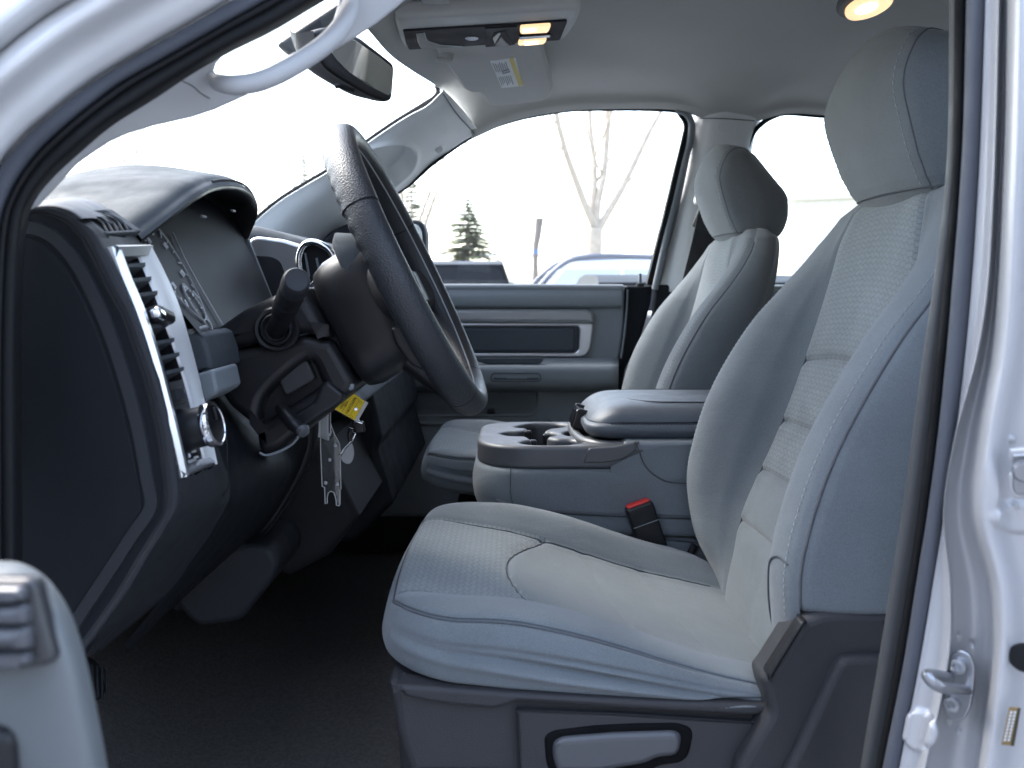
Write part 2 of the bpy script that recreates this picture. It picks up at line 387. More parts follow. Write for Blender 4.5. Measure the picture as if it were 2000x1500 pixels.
def axR(x, y=None, z=None):
    """rotation whose local x axis is x and whose z axis is near z"""
    x = unit(x); z = np.asarray(z if z is not None else [0, 0, 1.], float); y = unit(np.cross(z, x)); z = np.cross(x, y)
    return Matrix(((x[0], y[0], z[0]), (x[1], y[1], z[1]), (x[2], y[2], z[2])))
def lathe(name, prof, O, axis, m, parent=None, n=32, sharp=40):
    """profile of (radius, height) turned round an axis"""
    a = unit(axis); e1 = unit(np.cross(a, [.3, .5, .81])); e2 = np.cross(a, e1); an = np.linspace(0, 2 * np.pi, n, endpoint=False)
    V = [np.asarray(O, float) + a * h + (e1 * math.cos(t) + e2 * math.sin(t)) * r for r, h in prof for t in an]
    fc = gridfaces(len(prof), n, False, True) + [tuple(range(n))[::-1], tuple(range((len(prof) - 1) * n, len(prof) * n))]
    return mesh(name, V, fc, m, parent, sharp=sharp)
def stitches(name, path, m, parent, step=.0075, dash=.0045, r=.0007, lift=None):
    """a row of short thread dashes along a path, one mesh"""
    p = np.asarray(path, float); s = np.r_[0, np.cumsum(np.linalg.norm(np.diff(p, axis=0), axis=1))]
    at = lambda t: np.array([np.interp(t, s, p[:, k]) for k in range(3)])
    V, Fc = [], []
    for t in np.arange(.003, s[-1] - dash, step):
        a, b = at(t), at(t + dash); T = unit(b - a); A = unit(np.cross(T, [.2, -1, .3])); B = np.cross(T, A); k = len(V)
        for q, rr in ((a, .4), ((a + b) / 2, 1), (b, .4)):
            for j in range(5):
                V.append(q + (A * math.cos(j * 1.2566) + B * math.sin(j * 1.2566)) * r * rr)
        for i in range(2):
            for j in range(5): Fc.append((k + i * 5 + j, k + i * 5 + (j + 1) % 5, k + (i + 1) * 5 + (j + 1) % 5, k + (i + 1) * 5 + j))
    o = mesh(name, V, Fc, m, parent); o['kind'] = 'stuff'; return o
def text(name, body, size, O, ex, n, m, parent, depth=.0003, align='CENTER'):
    cu = bpy.data.curves.new(name, 'FONT'); cu.body = body; cu.size = size; cu.extrude = depth; cu.align_x = align; cu.align_y = 'CENTER'; cu.resolution_u = 2
    t = bpy.data.objects.new('tmp', cu); me = bpy.data.meshes.new_from_object(t); bpy.data.objects.remove(t)
    n = unit(n); ex = unit(np.asarray(ex) - n * np.dot(ex, n)); ey = np.cross(n, ex); O = np.asarray(O, float)
    me.transform(Matrix(((ex[0], ey[0], n[0], O[0]), (ex[1], ey[1], n[1], O[1]), (ex[2], ey[2], n[2], O[2]), (0, 0, 0, 1)))); me.update()
    me.materials.clear()
    return link(name, me, m, parent, False)
def copy_tree(o, parent=None, keep=None):
    c = o.copy(); COL.objects.link(c)
    if parent is not None: c.parent = parent; c.matrix_parent_inverse = o.matrix_parent_inverse.copy()
    for ch in list(o.children): copy_tree(ch, c)
    return c
# ================================================================ the truck's shell: pillars, seals, roof lining, glass, floor
truck = thing('pickup_truck', 'silver pickup truck cab seen through its open driver door', 'pickup truck', (0.3, 1.55, 0.35))
def lay(px, Ys): return [P(u, v, y) for (u, v), y in zip(px, np.interp(np.linspace(0, 1, len(px)), np.linspace(0, 1, len(Ys)), Ys))]
# near front pillar, painted outside
B5 = [(40, 1120), (38, 900), (37, 700), (41, 520), (49, 440), (62, 395), (100, 345), (160, 290), (220, 240), (300, 190), (375, 140), (450, 98), (533, 57), (632, -2), (720, -50)]
B4 = [(-12, 1120), (-12, 900), (-12, 700), (-8, 560), (-2, 460), (14, 390), (60, 312), (130, 242), (185, 198), (240, 157), (330, 107), (450, 38), (515, 2), (560, -24), (650, -75)]
B3 = [(-90, 1120), (-90, 900), (-90, 700), (-75, 560), (-48, 450), (0, 338), (50, 275), (100, 230), (150, 190), (200, 155), (300, 95), (400, 38), (465, 0), (520, -34), (600, -85)]
mid = lambda a, b, t=.5: [((1 - t) * p[0] + t * q[0], (1 - t) * p[1] + t * q[1]) for p, q in zip(a, b)]
up = lambda a, dx, dy: [(p[0] + dx, p[1] + dy) for p in a]
Yb = [.66, .665, .67, .69, .71]
ys = lambda d: [y + d for y in Yb]
o = surf('door_opening_seal', [lay(B3, ys(0)), lay(mid(B3, B4, .12), ys(-.012)), lay(mid(B3, B4, .75), ys(-.010)), lay(B4, ys(.004))], 14, 90, M['rubber_blue'], truck, th=.004)
o = surf('inner_seal', [lay(B4, ys(.006)), lay(mid(B4, B5, .18), ys(-.010)), lay(mid(B4, B5, .35), ys(-.002)), lay(mid(B4, B5, .45), ys(-.008)), lay(mid(B4, B5, .75), ys(-.006)), lay(B5, ys(.03))], 24, 90, M['rubber'], truck, th=.003)
R = [lay(B3, ys(.012)), lay(up(B3, -9, -12), ys(-.006)), lay(up(B3, -24, -34), ys(-.018)), lay(up(B3, -46, -66), ys(-.03)),
     lay(up(B3, -66, -100), ys(-.055)), lay(up(B3, -86, -122), ys(-.055)), lay(up(B3, -92, -133), ys(-.04)), lay(up(B3, -101, -147), ys(-.052)), lay(up(B3, -125, -175), ys(-.075)),
     lay(up(B3, -190, -250), ys(-.05)), lay(up(B3, -330, -420), ys(.05)), lay(up(B3, -460, -560), ys(.22))]
surf('pillar_paint', R, 60, 70, M['paint'], truck, th=.002)
# near front pillar trim with its grab handle
low = [(60, 412), (78, 402), (120, 357), (150, 324), (180, 302), (215, 279), (250, 263), (300, 248), (375, 231), (420, 216), (480, 189), (540, 156), (590, 129), (640, 108), (690, 78), (740, 45), (790, 4), (880, -80)]
hole = [(419, 140), (423, 126), (440, 106), (469, 84), (533, 46), (600, 8), (648, -14), (664, -2), (663, 14), (655, 40), (637, 64), (613, 84), (587, 100), (557, 116), (525, 134), (493, 148), (455, 153), (427, 150)]
pa = pl3((100, 345, .715), (600, 20, .745), (480, 188, .752))
up_edge = [(x + 3, y - 22) for x, y in B5[::-1] if x > 45]
plate('front_pillar_trim', [low + up_edge, hole[::-1]], pa, .008, .003, M['trim_near'], truck, lift=.0)
g = [P(u, v, y) for u, v, y in [(415, 150, .735), (424, 160, .722), (452, 166, .714), (495, 162, .714), (540, 146, .716), (590, 118, .722), (634, 87, .728), (664, 56, .734), (681, 22, .742), (686, -10, .752)]]
tube('grab_handle', g, [.004, .007, .0078, .0078, .0078, .0078, .0078, .0078, .0078, .006], M['trim_near'], truck, n=16, res=48)
tube('handle_seam', [PN(u, v, pa[0], pa[1]) + pa[1] * .0145 for u, v in [(352, 150), (372, 160), (388, 174), (405, 184)]], .0005, M['seam'], truck, n=6, res=50)

# far front pillar trim with its handle pocket
R0 = lay([(470, 458), (540, 398), (600, 360), (640, 336), (700, 292), (760, 250), (800, 225), (835, 206), (866, 176)], [2.22, 2.05])
R3 = lay([(600, 560), (650, 482), (700, 434), (757, 387), (800, 358), (850, 314), (885, 288), (905, 274), (936, 257)], [2.38, 2.25])
a0, a3 = np.array(R0), np.array(R3)
R1 = a0 * .65 + a3 * .35 + np.array([0, -.035, 0]); R2 = a0 * .28 + a3 * .72 + np.array([0, -.03, 0])
pk = spl([(690, 312), (722, 294), (760, 285), (795, 285), (809, 300), (803, 328), (780, 350), (757, 372), (735, 385), (700, 360)], 60, True)
def dpk(px, G):
    d = sdf(pk, px); return -.034 * (1 - sstep(-9, 3, d)) + .006 * np.exp(-(d / 8.) ** 2)
surf('far_pillar_trim', [a0, R1, R2, a3], 110, 170, M['trim'], truck, disp=dpk, th=.003)
ws = lay([(466, 456), (540, 394), (600, 356), (640, 332), (700, 288), (760, 246), (800, 221), (828, 204), (846, 192), (856, 180), (853, 168)], [2.23, 2.06])
tube('windshield_edge', ws, .0055, M['black'], truck, res=60)
tube('pillar_cap', [P(640, 470, 2.3), P(700, 425, 2.3)], .004, M['trim'], truck)
for i, (u, v) in enumerate([(852, 290)]):
    lathe('trim_clip', [(.0005, .004), (.009, .003), (.010, 0), (.010, -.004)], P(u + 6, v + 2, 2.245), (0.2, -1, -.3), M['trim'], truck, n=20)

# roof lining, one sheet from the near rail to the far windows
HX = [(868, 196, 2.09), (846, 168, 2.02), (812, 146, 1.92), (772, 115, 1.76), (742, 84, 1.58), (716, 57, 1.42), (700, 30, 1.3), (690, 0, 1.15), (690, -60, .95), (720, -110, .8)]
hd = [P(*q) for q in HX]
edge = [P(922, 270, 2.25), P(1000, 236, 2.265), P(1080, 219, 2.275), P(1150, 213, 2.28), P(1310, 213, 2.28), P(1380, 231, 2.28), P(1470, 236, 2.28), P(1540, 221, 2.28), P(1640, 226, 2.28), P(1860, 232, 2.28), P(2300, 250, 2.28)]
rows = [edge]
e = spl(edge, 40)
rows.append([q + np.array([0, -.02, .010]) for q in e])
rows.append([q + np.array([-.01 * (1 - i / 39.), -.055, .034]) for i, q in enumerate(e)])
def rrow(Y, f, z0, z1, z2, zr):
    x0 = f[0]; return [f, W(x0 + .05, Y, z0), W(x0 + .16, Y, z1), W(.3, Y, z2), W(.75, Y, z2 + .004), W(1.25, Y, z2), W(1.85, Y, zr)]
rows.append(rrow(2.08, P(866, 178, 2.08), .470, .488, .497, .45))
rows.append(rrow(1.9, P(806, 138, 1.9), .476, .499, .513, .47))
rows.append(rrow(1.72, P(764, 108, 1.72), .468, .497, .520, .48))
rows.append(rrow(1.5, P(729, 70, 1.5), .452, .487, .522, .48))
rows.append(rrow(1.3, P(700, 30, 1.3), .445, .480, .518, .48))
rows.append(rrow(1.05, P(690, -20, 1.05), .44, .475, .505, .47))
rows.append(rrow(.85, P(700, -90, .85), .425, .45, .47, .44))
rows.append(rrow(.72, P(760, -150, .72), .37, .385, .40, .36))
def dhl(px, G):
    # soft pressed dish behind the visors
    X, Y = G[..., 0], G[..., 1]
    return -.012 * np.exp(-((X - .30) / .16) ** 2 - ((Y - 1.98) / .12) ** 2) + .006 * np.exp(-((X - .05) / .10) ** 2 - ((Y - 2.0) / .16) ** 2)
surf('headliner', rows, 130, 170, M['headliner'], truck, disp=dhl, th=.004)
roofr = [[np.array(q) + np.array([0, 0, .05]) for q in r] for r in rows]
surf('roof_panel', roofr, 30, 30, M['paint'], truck)
# seam where pillar trim meets the lining
tube('trim_seam', [P(866, 184, 2.04), P(892, 222, 2.12), P(928, 262, 2.235)], .0012, M['seam'], truck, res=16)

# far centre pillar trim
L = lay([(1363, 214), (1354, 270), (1340, 330), (1316, 430), (1288, 570)], [2.285, 2.37]); Rr = lay([(1496, 214), (1478, 262), (1466, 330), (1458, 430), (1450, 570)], [2.285, 2.37])
l_, r_ = np.array(spl(L, 24)), np.array(spl(Rr, 24))
surf('centre_pillar_trim', [l_ + np.array([0, .03, 0]), l_ + np.array([.004, 0, 0]), l_ * .8 + r_ * .2 + np.array([0, -.030, 0]), l_ * .5 + r_ * .5 + np.array([0, -.036, 0]), l_ * .15 + r_ * .85 + np.array([0, -.026, 0]), r_ + np.array([0, .02, 0])], 40, 40, M['trim'], truck, th=.003)
tube('trim_seam', [P(1366, 231, 2.25), P(1420, 232, 2.238), P(1474, 236, 2.25)], .0012, M['seam'], truck, res=12)
em = spl([(1402, 243), (1418, 240), (1437, 243), (1436, 255), (1428, 262), (1412, 262), (1403, 256)], 30, True)
tube('airbag_emblem', [P(u, v, 2.252) for u, v in em], .0011, M['trim'], truck, closed=True, n=8)
plate('lower_pillar_trim', [(1282, 556), (1420, 556), (1420, 900), (1240, 900)], 2.35, .03, .006, M['plast_side'], truck)
# far door-opening seals and the rear door beyond the pillar
lo = [(1338, 244), (1339, 262), (1327, 320), (1302, 430), (1268, 570)]; hi = [(1362, 238), (1359, 266), (1343, 330), (1319, 430), (1288, 570)]
tube('opening_seal', lay([(1320, 214), (1334, 218), (1344, 226), (1350, 238), (1351, 250), (1347, 280), (1333, 335), (1309, 432), (1279, 565)], [2.285, 2.285, 2.29, 2.31, 2.352]), .009, M['plast_mid'], truck, res=70)
tube('rear_window_seal', lay([(1440, 500), (1455, 320), (1461, 285), (1470, 262), (1486, 243), (1508, 229), (1540, 221), (1628, 227), (1900, 238)], [2.34, 2.3, 2.285, 2.285, 2.285]), .0062, M['rubber'], truck, res=70)
plate('rear_door_panel', [(1300, 556), (2300, 556), (2300, 1200), (1300, 1200)], 2.40, .08, .01, M['plast_mid'], truck)
plate('rear_side_glass', [(1420, 200), (2200, 200), (2200, 570), (1420, 570)], 2.34, .004, .0005, M['glass'], truck)
rbox('far_body_side', (.2, 2.52, H - .50), (4.2, .06, .86), None, .02, M['paint'], truck)
# windshield, one tilted pane
wsg = [[W(-.95, .68, .0), W(-.97, 1.1, .03), W(-.99, 1.55, .04), W(-.97, 2.0, .03), W(-.93, 2.46, .0)],
       [W(-.58, .76, .24), W(-.61, 1.1, .25), W(-.63, 1.55, .26), W(-.61, 2.0, .26), W(-.57, 2.36, .24)],
       [hd[-1] + np.array([-.03, .04, .012]), hd[-3] + np.array([-.03, 0, .012]), hd[4] + np.array([-.03, 0, .012]), hd[2] + np.array([-.03, 0, .012]), hd[0] + np.array([-.02, .14, .0])]]
surf('windshield', wsg, 12, 12, M['glass'], truck)
# floor, toe board, sill, rear wall
surf('floor_carpet', [[W(-1.0, y, -.48), W(-.75, y, -.62), W(-.55, y, -.745), W(-.2, y, z), W(.3, y, z), W(1.8, y, z)] for y, z in ((.66, -.75), (1.2, -.75), (1.45, -.72), (1.6, -.70), (1.75, -.72), (2.0, -.75), (2.42, -.75))], 40, 60, M['carpet'], truck, th=.01)
rbox('firewall', (-1.0, 1.55, H - .42), (.04, 1.9, .9), None, .01, M['black'], truck)
rbox('far_sill', (.1, 2.43, H - .66), (2.4, .06, .3), None, .02, M['plast_side'], truck)
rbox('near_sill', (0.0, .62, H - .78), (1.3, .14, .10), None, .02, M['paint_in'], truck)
rbox('rear_glass', (1.86, 1.55, H + .22), (.006, 1.8, .46), None, .001, M['sunblock'], truck)
rbox('cab_back_wall', (1.86, 1.55, H - .36), (.04, 1.9, .76), None, .02, M['plast_side'], truck)
rbox('rear_side_wall', (1.23, .60, H - .36), (1.3, .08, .8), None, .02, M['paint'], truck)
surf('rear_near_glass', [[W(x, y, z) for x in (.5, 1.2, 1.9)] for y, z in ((.60, .02), (.64, .25), (.70, .46))], 4, 4, M['sunblock'], truck)
rbox('rear_pillar', (1.72, .66, H + .2), (.3, .06, .42), None, .02, M['paint'], truck)
rbox('rear_pillar', (1.72, 2.38, H + .2), (.3, .06, .42), None, .02, M['paint'], truck)
rbox('rear_bench', (1.45, 1.55, H - .42), (.55, 1.6, .22), None, .06, M['cloth'], truck)
rbox('rear_bench_back', (1.72, 1.55, H - .12), (.14, 1.6, .52), None, .05, M['cloth'], truck)
rbox('hood', (-1.55, 1.55, H - .22), (1.1, 1.8, .12), None, .05, M['paint'], truck)
rbox('front_fender', (-1.5, .62, H - .55), (1.2, .1, .6), None, .05, M['paint'], truck)
for x in (-1.75, 2.4):
    for y in (.62, 2.48):
        w = lathe('wheel', [(.02, -.12), (.26, -.12), (.39, -.10), (.40, -.05), (.40, .05), (.39, .10), (.26, .12), (.02, .10)], W(x, y, -1.0), (0, 1, 0), M['rubber'], truck, n=40)
rbox('chassis', (.3, 1.55, H - .86), (5.2, 1.3, .10), None, .02, M['black'], truck)
rbox('truck_bed', (2.7, 1.55, H - .38), (1.6, 1.9, .5), None, .04, M['paint'], truck)

# near centre pillar: rubber seals and the pressed silver jamb
def col(px): return px
v_ = [-60, 0, 240, 400, 560, 700, 850, 1000, 1150, 1300, 1500, 1620]
def strip(name, ua, m0, n=10, th=.003):
    """rows are upright lines: list of (u at each v, Y)"""
    return surf(name, [[P(u, v, y) for u, v in zip(us, v_)] for us, y in ua], n, 90, m0, truck, th=th)
c_trimL = [1860, 1858, 1856, 1846, 1826, 1806, 1786, 1766, 1742, 1718, 1684, 1664]
c_trimR = [1870, 1868, 1866, 1859, 1846, 1832, 1816, 1798, 1776, 1752, 1716, 1694]
c_s1 = [1892, 1890, 1884, 1875, 1862, 1850, 1834, 1814, 1790, 1766, 1726, 1704]
c_s2 = [1926, 1924, 1916, 1908, 1897, 1884, 1866, 1844, 1820, 1795, 1756, 1733]
d = lambda c, k: [x + k for x in c]
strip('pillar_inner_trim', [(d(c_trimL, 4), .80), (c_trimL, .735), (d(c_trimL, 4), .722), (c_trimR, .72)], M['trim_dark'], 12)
strip('pillar_trim_edge', [(c_trimR, .722), (d(c_trimR, 1), .705), ([a * .5 + b * .5 for a, b in zip(c_trimR, c_s1)], .694), (c_s1, .70)], M['rubber_black'], 16)
strip('pillar_seal', [(c_s1, .704), (d(c_s1, 3), .686), ([a * .55 + b * .45 for a, b in zip(c_s1, c_s2)], .680), (d(c_s2, -4), .682), (c_s2, .70)], M['rubber_blue'], 18)
jL = [2060 - 2060 + x for x in [1952, 1950, 1944, 1938, 1928, 1906, 1866, 1843, 1855, 1850, 1806, 1780]]
jR = [1978, 1976, 1972, 1966, 1958, 1945, 1918, 1904, 1938, 1940, 1913, 1896]
j0 = c_s2
rowsj = [(d(j0, 3), .712), (j0, .682), (d(j0, 6), .678), ([a * .35 + b * .65 for a, b in zip(j0, jL)], .672), (jL, .660), (d(jL, 8), .672), ([a * .5 + b * .5 for a, b in zip(jL, jR)], .676), (d(jR, -10), .664), (jR, .638), (d(jR, 14), .626), (d(jR, 34), .628), (d(jR, 60), .640), (d(jR, 110), .642), (d(jR, 190), .636), (d(jR, 330), .60), (d(jR, 460), .59)]
bump1 = (np.array([1903, 935]), np.array([9, 62])); 
def djm(px, G):
    q = px; e = ((q[..., 0] - 1936) / 12.) ** 2 + ((q[..., 1] - 960) / 60.) ** 2
    h = .006 * np.exp(-e * 1.4)
    e2 = ((q[..., 0] - 1795) / 34.) ** 2 + ((q[..., 1] - 1425) / 42.) ** 2
    h = h + .004 * (1 - sstep(.7, 1.1, e2))
    e3 = ((q[..., 0] - 1990) / 60.) ** 2 + ((q[..., 1] - 1010) / 30.) ** 2
    h = h + .004 * (1 - sstep(.7, 1.2, e3))
    for cx, cy, s in ((1975, 857, 5), (1975, 983, 5)): h = h + .004 * np.exp(-(((q[..., 0] - cx) ** 2 + (q[..., 1] - cy) ** 2) / s ** 2))
    for cx, cy in ((1872, 1243), (1898, 1257), (1853, 1410), (1872, 1427)): h = h - .004 * np.exp(-(((q[..., 0] - cx) ** 2 + (q[..., 1] - cy) ** 2) / 14.))
    return h
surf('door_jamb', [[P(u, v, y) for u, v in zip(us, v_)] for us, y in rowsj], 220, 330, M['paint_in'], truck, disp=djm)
# striker: plate, two screws, bent loop
pS = pl3((1880, 1270, .664), (1905, 1330, .655), (1860, 1400, .664))
st = plate('striker_plate', [(1865, 1272), (1880, 1265), (1900, 1275), (1909, 1300), (1906, 1345), (1900, 1380), (1888, 1402), (1870, 1406), (1852, 1392), (1848, 1360), (1850, 1318), (1853, 1290)], pS, .004, .0012, M['steel'], truck, r=8, lift=.006)
for u, v in ((1880, 1296), (1868, 1370)):
    q = PN(u, v, *pS[:2]); lathe('striker_screw', [(.0006, .0035), (.0028, .0035), (.0032, .0055), (.0058, .005), (.0066, .001), (.0066, 0)], q + pS[1] * .006, pS[1], M['steel'], st, n=24)
tube('striker_loop', [PN(1858, 1322, *pS[:2]) + pS[1] * .004, P(1835, 1319, .640), P(1815, 1317, .622), P(1812, 1322, .612), P(1828, 1338, .615), P(1850, 1345, .63), PN(1893, 1346, *pS[:2]) + pS[1] * .004], .0042, M['steel'], st, n=14, res=50)
plate('striker_tongue', [(1806, 1316), (1816, 1314), (1838, 1332), (1852, 1342), (1838, 1346), (1822, 1336)], .610, .006, .0015, M['steel'], st, r=4)
# hinge recess at the frame edge
pH = (P(1985, 920, .628), np.array([-.55, -.83, 0.]))
plate('hinge_bracket', [(1972, 872), (2040, 868), (2040, 972), (1985, 970), (1972, 955), (1970, 922), (1978, 914), (1980, 902), (1972, 893)], pH, .006, .002, M['paint_in'], truck, r=6, lift=.010)
plate('hinge_bracket_step', [(1980, 882), (2040, 880), (2040, 962), (1988, 960), (1980, 950)], pH, .004, .0012, M['steel'], truck, r=5, lift=.0125)
lathe('hinge_bolt', [(.0006, .006), (.006, .006), (.0075, .003), (.0085, 0)], P(2002, 920, .606), pH[1], M['steel'], truck, n=24)
lathe('jamb_plug', [(.0006, .003), (.010, .0025), (.0115, 0)], P(2003, 1285, .622), pH[1], M['rubber'], truck, n=24)
pK = (P(1975, 1420, .618), unit([-.5, -.86, .0]))
sk = plate('sticker', [(1971, 1381), (1994, 1383), (1981, 1457), (1956, 1455)], pK, .0008, .0001, M['brown'], truck, r=1)
plate('sticker_band', [(1988, 1382.5), (1994, 1383), (1981, 1457), (1974, 1456.5)], pK, .0006, .0001, M['ink'], sk, lift=.0005)
for x0 in (1973.5, 1981):
    for k in range(9):
        t = (k + .15) / 9.; t2 = (k + .8) / 9.; xs = lambda t: x0 - 13.5 * t
        plate('sticker_print', [(xs(t), 1388 + 60 * t), (xs(t) + 4.2, 1388 + 60 * t), (xs(t2) + 4.2, 1388 + 60 * t2), (xs(t2), 1388 + 60 * t2)], pK, .0005, .00005, M['mark'], sk, lift=.0007)
# ================================================================ dashboard
dash = thing('dashboard', 'dark grey dashboard with a hooded gauge cluster, silver framed vent and black end panel', 'dashboard', (-.5, 1.5, .9))
A_ = [(36, 412), (70, 407), (105, 407), (140, 420), (176, 454), (200, 498), (224, 548), (256, 608), (280, 672), (304, 744), (320, 808), (334, 888), (341, 985), (315, 1040), (283, 1092), (243, 1160), (170, 1262)]
cap_poly = A_ + [(120, 1330), (36, 1330)]
plate('end_panel', cap_poly, .742, .03, .004, M['plast_side'], dash)
rim_o = [(36, 440), (80, 442), (118, 462), (150, 496), (180, 546), (214, 620), (240, 690), (264, 770), (282, 850), (294, 930), (302, 990), (264, 1050), (215, 1125), (168, 1196), (120, 1270)]
rim_m = [(36, 452), (74, 455), (106, 475), (138, 512), (166, 560), (200, 634), (224, 702), (250, 786), (270, 868), (284, 940), (290, 988), (252, 1046), (204, 1120), (156, 1192), (110, 1264)]
tube('end_panel_rim', spl([P(u, v, .742) for u, v in mid(rim_o, rim_m)], 120), .0046, M['plast'], dash, n=14, prof=[(-1.3, 0), (-1.1, .7), (-.5, 1), (.5, 1), (1.1, .7), (1.3, 0), (1.1, -.7), (-1.1, -.7)], up=(0, 1, 0))
tube('end_panel_bead', spl([P(u, v, .741) for u, v in [(x - 9, y + 5) for x, y in A_[2:]]], 140), .0023, M['plast'], dash, n=10)
tube('end_panel_groove', spl([P(u, v, .7405) for u, v in [(x - 17, y + 10) for x, y in A_[2:]]], 140), .0012, M['black'], dash, n=8)
plate('end_panel_insert', [(x - 10, y + 8) for x, y in rim_m] + [(36, 1290)], .742, .012, .002, M['plast_side'], dash, lift=.001)
# curved face that carries vent, switches and knob
B_ = [(120, 390), (155, 392), (188, 402), (222, 424), (256, 456), (282, 492), (306, 536), (336, 600), (360, 668), (384, 742), (404, 812), (424, 884), (444, 966), (412, 1034), (370, 1096), (318, 1166), (190, 1275)]
a_, b_ = np.array([P(u, v, .738) for u, v in A_]), np.array([P(u, v, .905) for u, v in B_])
surf('dash_face', [a_ + np.array([-.012, .004, -.004]), a_ + np.array([-.001, 0, 0]), a_ * .93 + b_ * .07 + np.array([.003, 0, .003]), a_ * .5 + b_ * .5 + np.array([.004, 0, .004]), a_ * .07 + b_ * .93 + np.array([.003, 0, .003]), b_, b_ + np.array([-.03, .006, -.012])], 60, 200, M['plast'], dash,
     keep=lambda px: (sdf([(222, 492), (290, 486), (338, 600), (366, 690), (390, 780), (408, 865), (416, 906), (352, 934), (326, 800), (268, 615)], px) > 0) & (sdf([(154, 430), (200, 426), (248, 459), (199, 461)], px) > 0))
# defrost vent in the top of the face
pv = pl3((143, 425, .765), (262, 462, .872), (194, 466, .775))
plate('side_vent_frame', [[(136, 422), (206, 416), (270, 461), (192, 467)], [(150, 427), (200, 423), (252, 459), (196, 463)]], pv, .01, .002, M['plast_soft'], dash, r=[7, 4], lift=.007)
sv = plate('side_vent', [(146, 424), (203, 420), (258, 461), (194, 466)], pv, .004, .001, M['black'], dash, lift=.0025)
for t in (.14, .32, .5, .68, .86):
    aa, bb = (150 + (202 - 150) * t, 427 + (422 - 427) * t), (196 + (254 - 196) * t, 464 + (460 - 464) * t)
    tube('slat', [PN(*aa, *pv) + pv[1] * .004, PN((aa[0] + bb[0]) / 2 + 6, (aa[1] + bb[1]) / 2 - 3, *pv) + pv[1] * .0055, PN(*bb, *pv) + pv[1] * .004], .0021, M['plast_smooth'], sv, n=8, res=14)
# silver framed outlet and switch strip
Lp = spl([P(u, v, y) for u, v, y in [(213, 483, .752), (233, 540, .752), (262, 610, .752), (289, 690, .752), (313, 780, .752), (333, 860, .752), (349, 934, .752)]], 200)
Rp = spl([P(u, v, y) for u, v, y in [(281, 481, .872), (308, 532, .872), (337, 598, .872), (364, 690, .872), (386, 780, .872), (402, 860, .872), (412, 908, .872)]], 200)
def S(a, s, h=0.):
    i = np.clip(s, 0, 1) * 199; l = np.array([np.interp(i, np.arange(200), Lp[:, k]) for k in range(3)]); r = np.array([np.interp(i, np.arange(200), Rp[:, k]) for k in range(3)])
    j = min(max(i, 2), 197); t = unit((Lp[int(j) + 2] - Lp[int(j) - 2])); n = unit(np.cross(t, r - l)); n = n if n[0] > 0 else -n
    return l * (1 - a) + r * a + n * h
def bar(name, a0, a1, s0, s1, h0, h1, m, parent, ns=2, ch=.25, na=1):
    """a chamfered bar lying on the curved strip S"""
    ring = []
    ca = (a1 - a0) * ch
    for s in np.linspace(s0, s1, ns):
        row = [S(a0, s, h0), S(a0, s, h1 - abs(h1 - h0) * .3), S(a0 + ca, s, h1), S(a1 - ca, s, h1), S(a1, s, h1 - abs(h1 - h0) * .3), S(a1, s, h0)]
        ring.append(row)
    G = np.array(ring); k = 6
    fc = gridfaces(ns, k, False, True) + [tuple(range(k))[::-1], tuple(range((ns - 1) * k, ns * k))]
    return mesh(name, G.reshape(-1, 3), fc, m, parent, sharp=28)
fr = bar('vent_frame', -.02, .10, 0, 1, -.006, .007, M['satin'], dash, 60)
# inner bevel of the frame's far side: paler silver imitates windshield glare
def ain(s): return float(np.interp(s, [0, .15, .35, .5, .65, .8, 1], [.72, .69, .67, .73, .78, .80, .84]))
G = np.array([[S(ain(s), s, -.004), S(ain(s) + .01, s, .0005), S(ain(s) * .5 + .49, s, .003), S(.95, s, .008), S(1.0, s, .006), S(1.01, s, -.004)] for s in np.linspace(0.0, 1, 70)])
mesh('vent_frame_side', G.reshape(-1, 3), gridfaces(70, 6), M['satin_lit'], fr, sharp=50)
G = np.array([[S(a, s, h) for a in np.linspace(-.02, 1.0, 12)] for s, h in ((-.004, -.006), (-.001, .006), (.008, .0085), (.045, .004), (.058, -.012))])
mesh('vent_frame_cap', G.reshape(-1, 3), gridfaces(5, 12), M['satin_dull'], fr, sharp=50)
G = np.array([[S(a, s, h) for a in np.linspace(-.02, 1.0, 12)] for s, h in ((.955, -.012), (.963, .003), (.988, .007), (1.0, .005), (1.004, -.006))])
mesh('vent_frame_cap', G.reshape(-1, 3), gridfaces(5, 12), M['satin'], fr, sharp=50)
ov = mesh('vent_back', np.array([[S(a, s, -.0155) for a in (0.03, .3, ain(s) + .02)] for s in np.linspace(.02, .60, 30)]).reshape(-1, 3), gridfaces(30, 3), M['black'], dash)
mesh('vent_duct_wall', np.array([[S(ain(s), s, -.016), S(ain(s), s, -.002)] for s in np.linspace(.02, .60, 30)]).reshape(-1, 3), gridfaces(30, 2), M['plast_smooth'], ov)
for i, s in enumerate((.085, .150, .215, .285, .355, .425, .490, .555)):
    rowv = []
    for a in np.linspace(.09, ain(s) - .015, 6):
        c0 = S(a, s, .0025); c1 = S(a, s + .026, -.013); th = np.array([0, 0, .0017])
        rowv += [c0 + th, c1 + th, c1 - th, c0 - th]
    mesh('louvre', rowv, gridfaces(6, 4, False, True) + [(0, 1, 2, 3), (20, 21, 22, 23)], M['plast_soft'], ov, sharp=30)
    for a in ((.30,) if i in (2, 4, 5, 6) else ()):
        rbox('vane_link', S(a, s + .03, -.006), (.004, .003, .012), None, .0008, M['plast_smooth'], ov)
wp = S(.40, .318, .0)
rbox('thumb_wheel', wp, (.030, .040, .014), axR(S(.4, .32, .02) - wp, z=(0, .2, 1)), .006, M['plast_smooth'], ov)
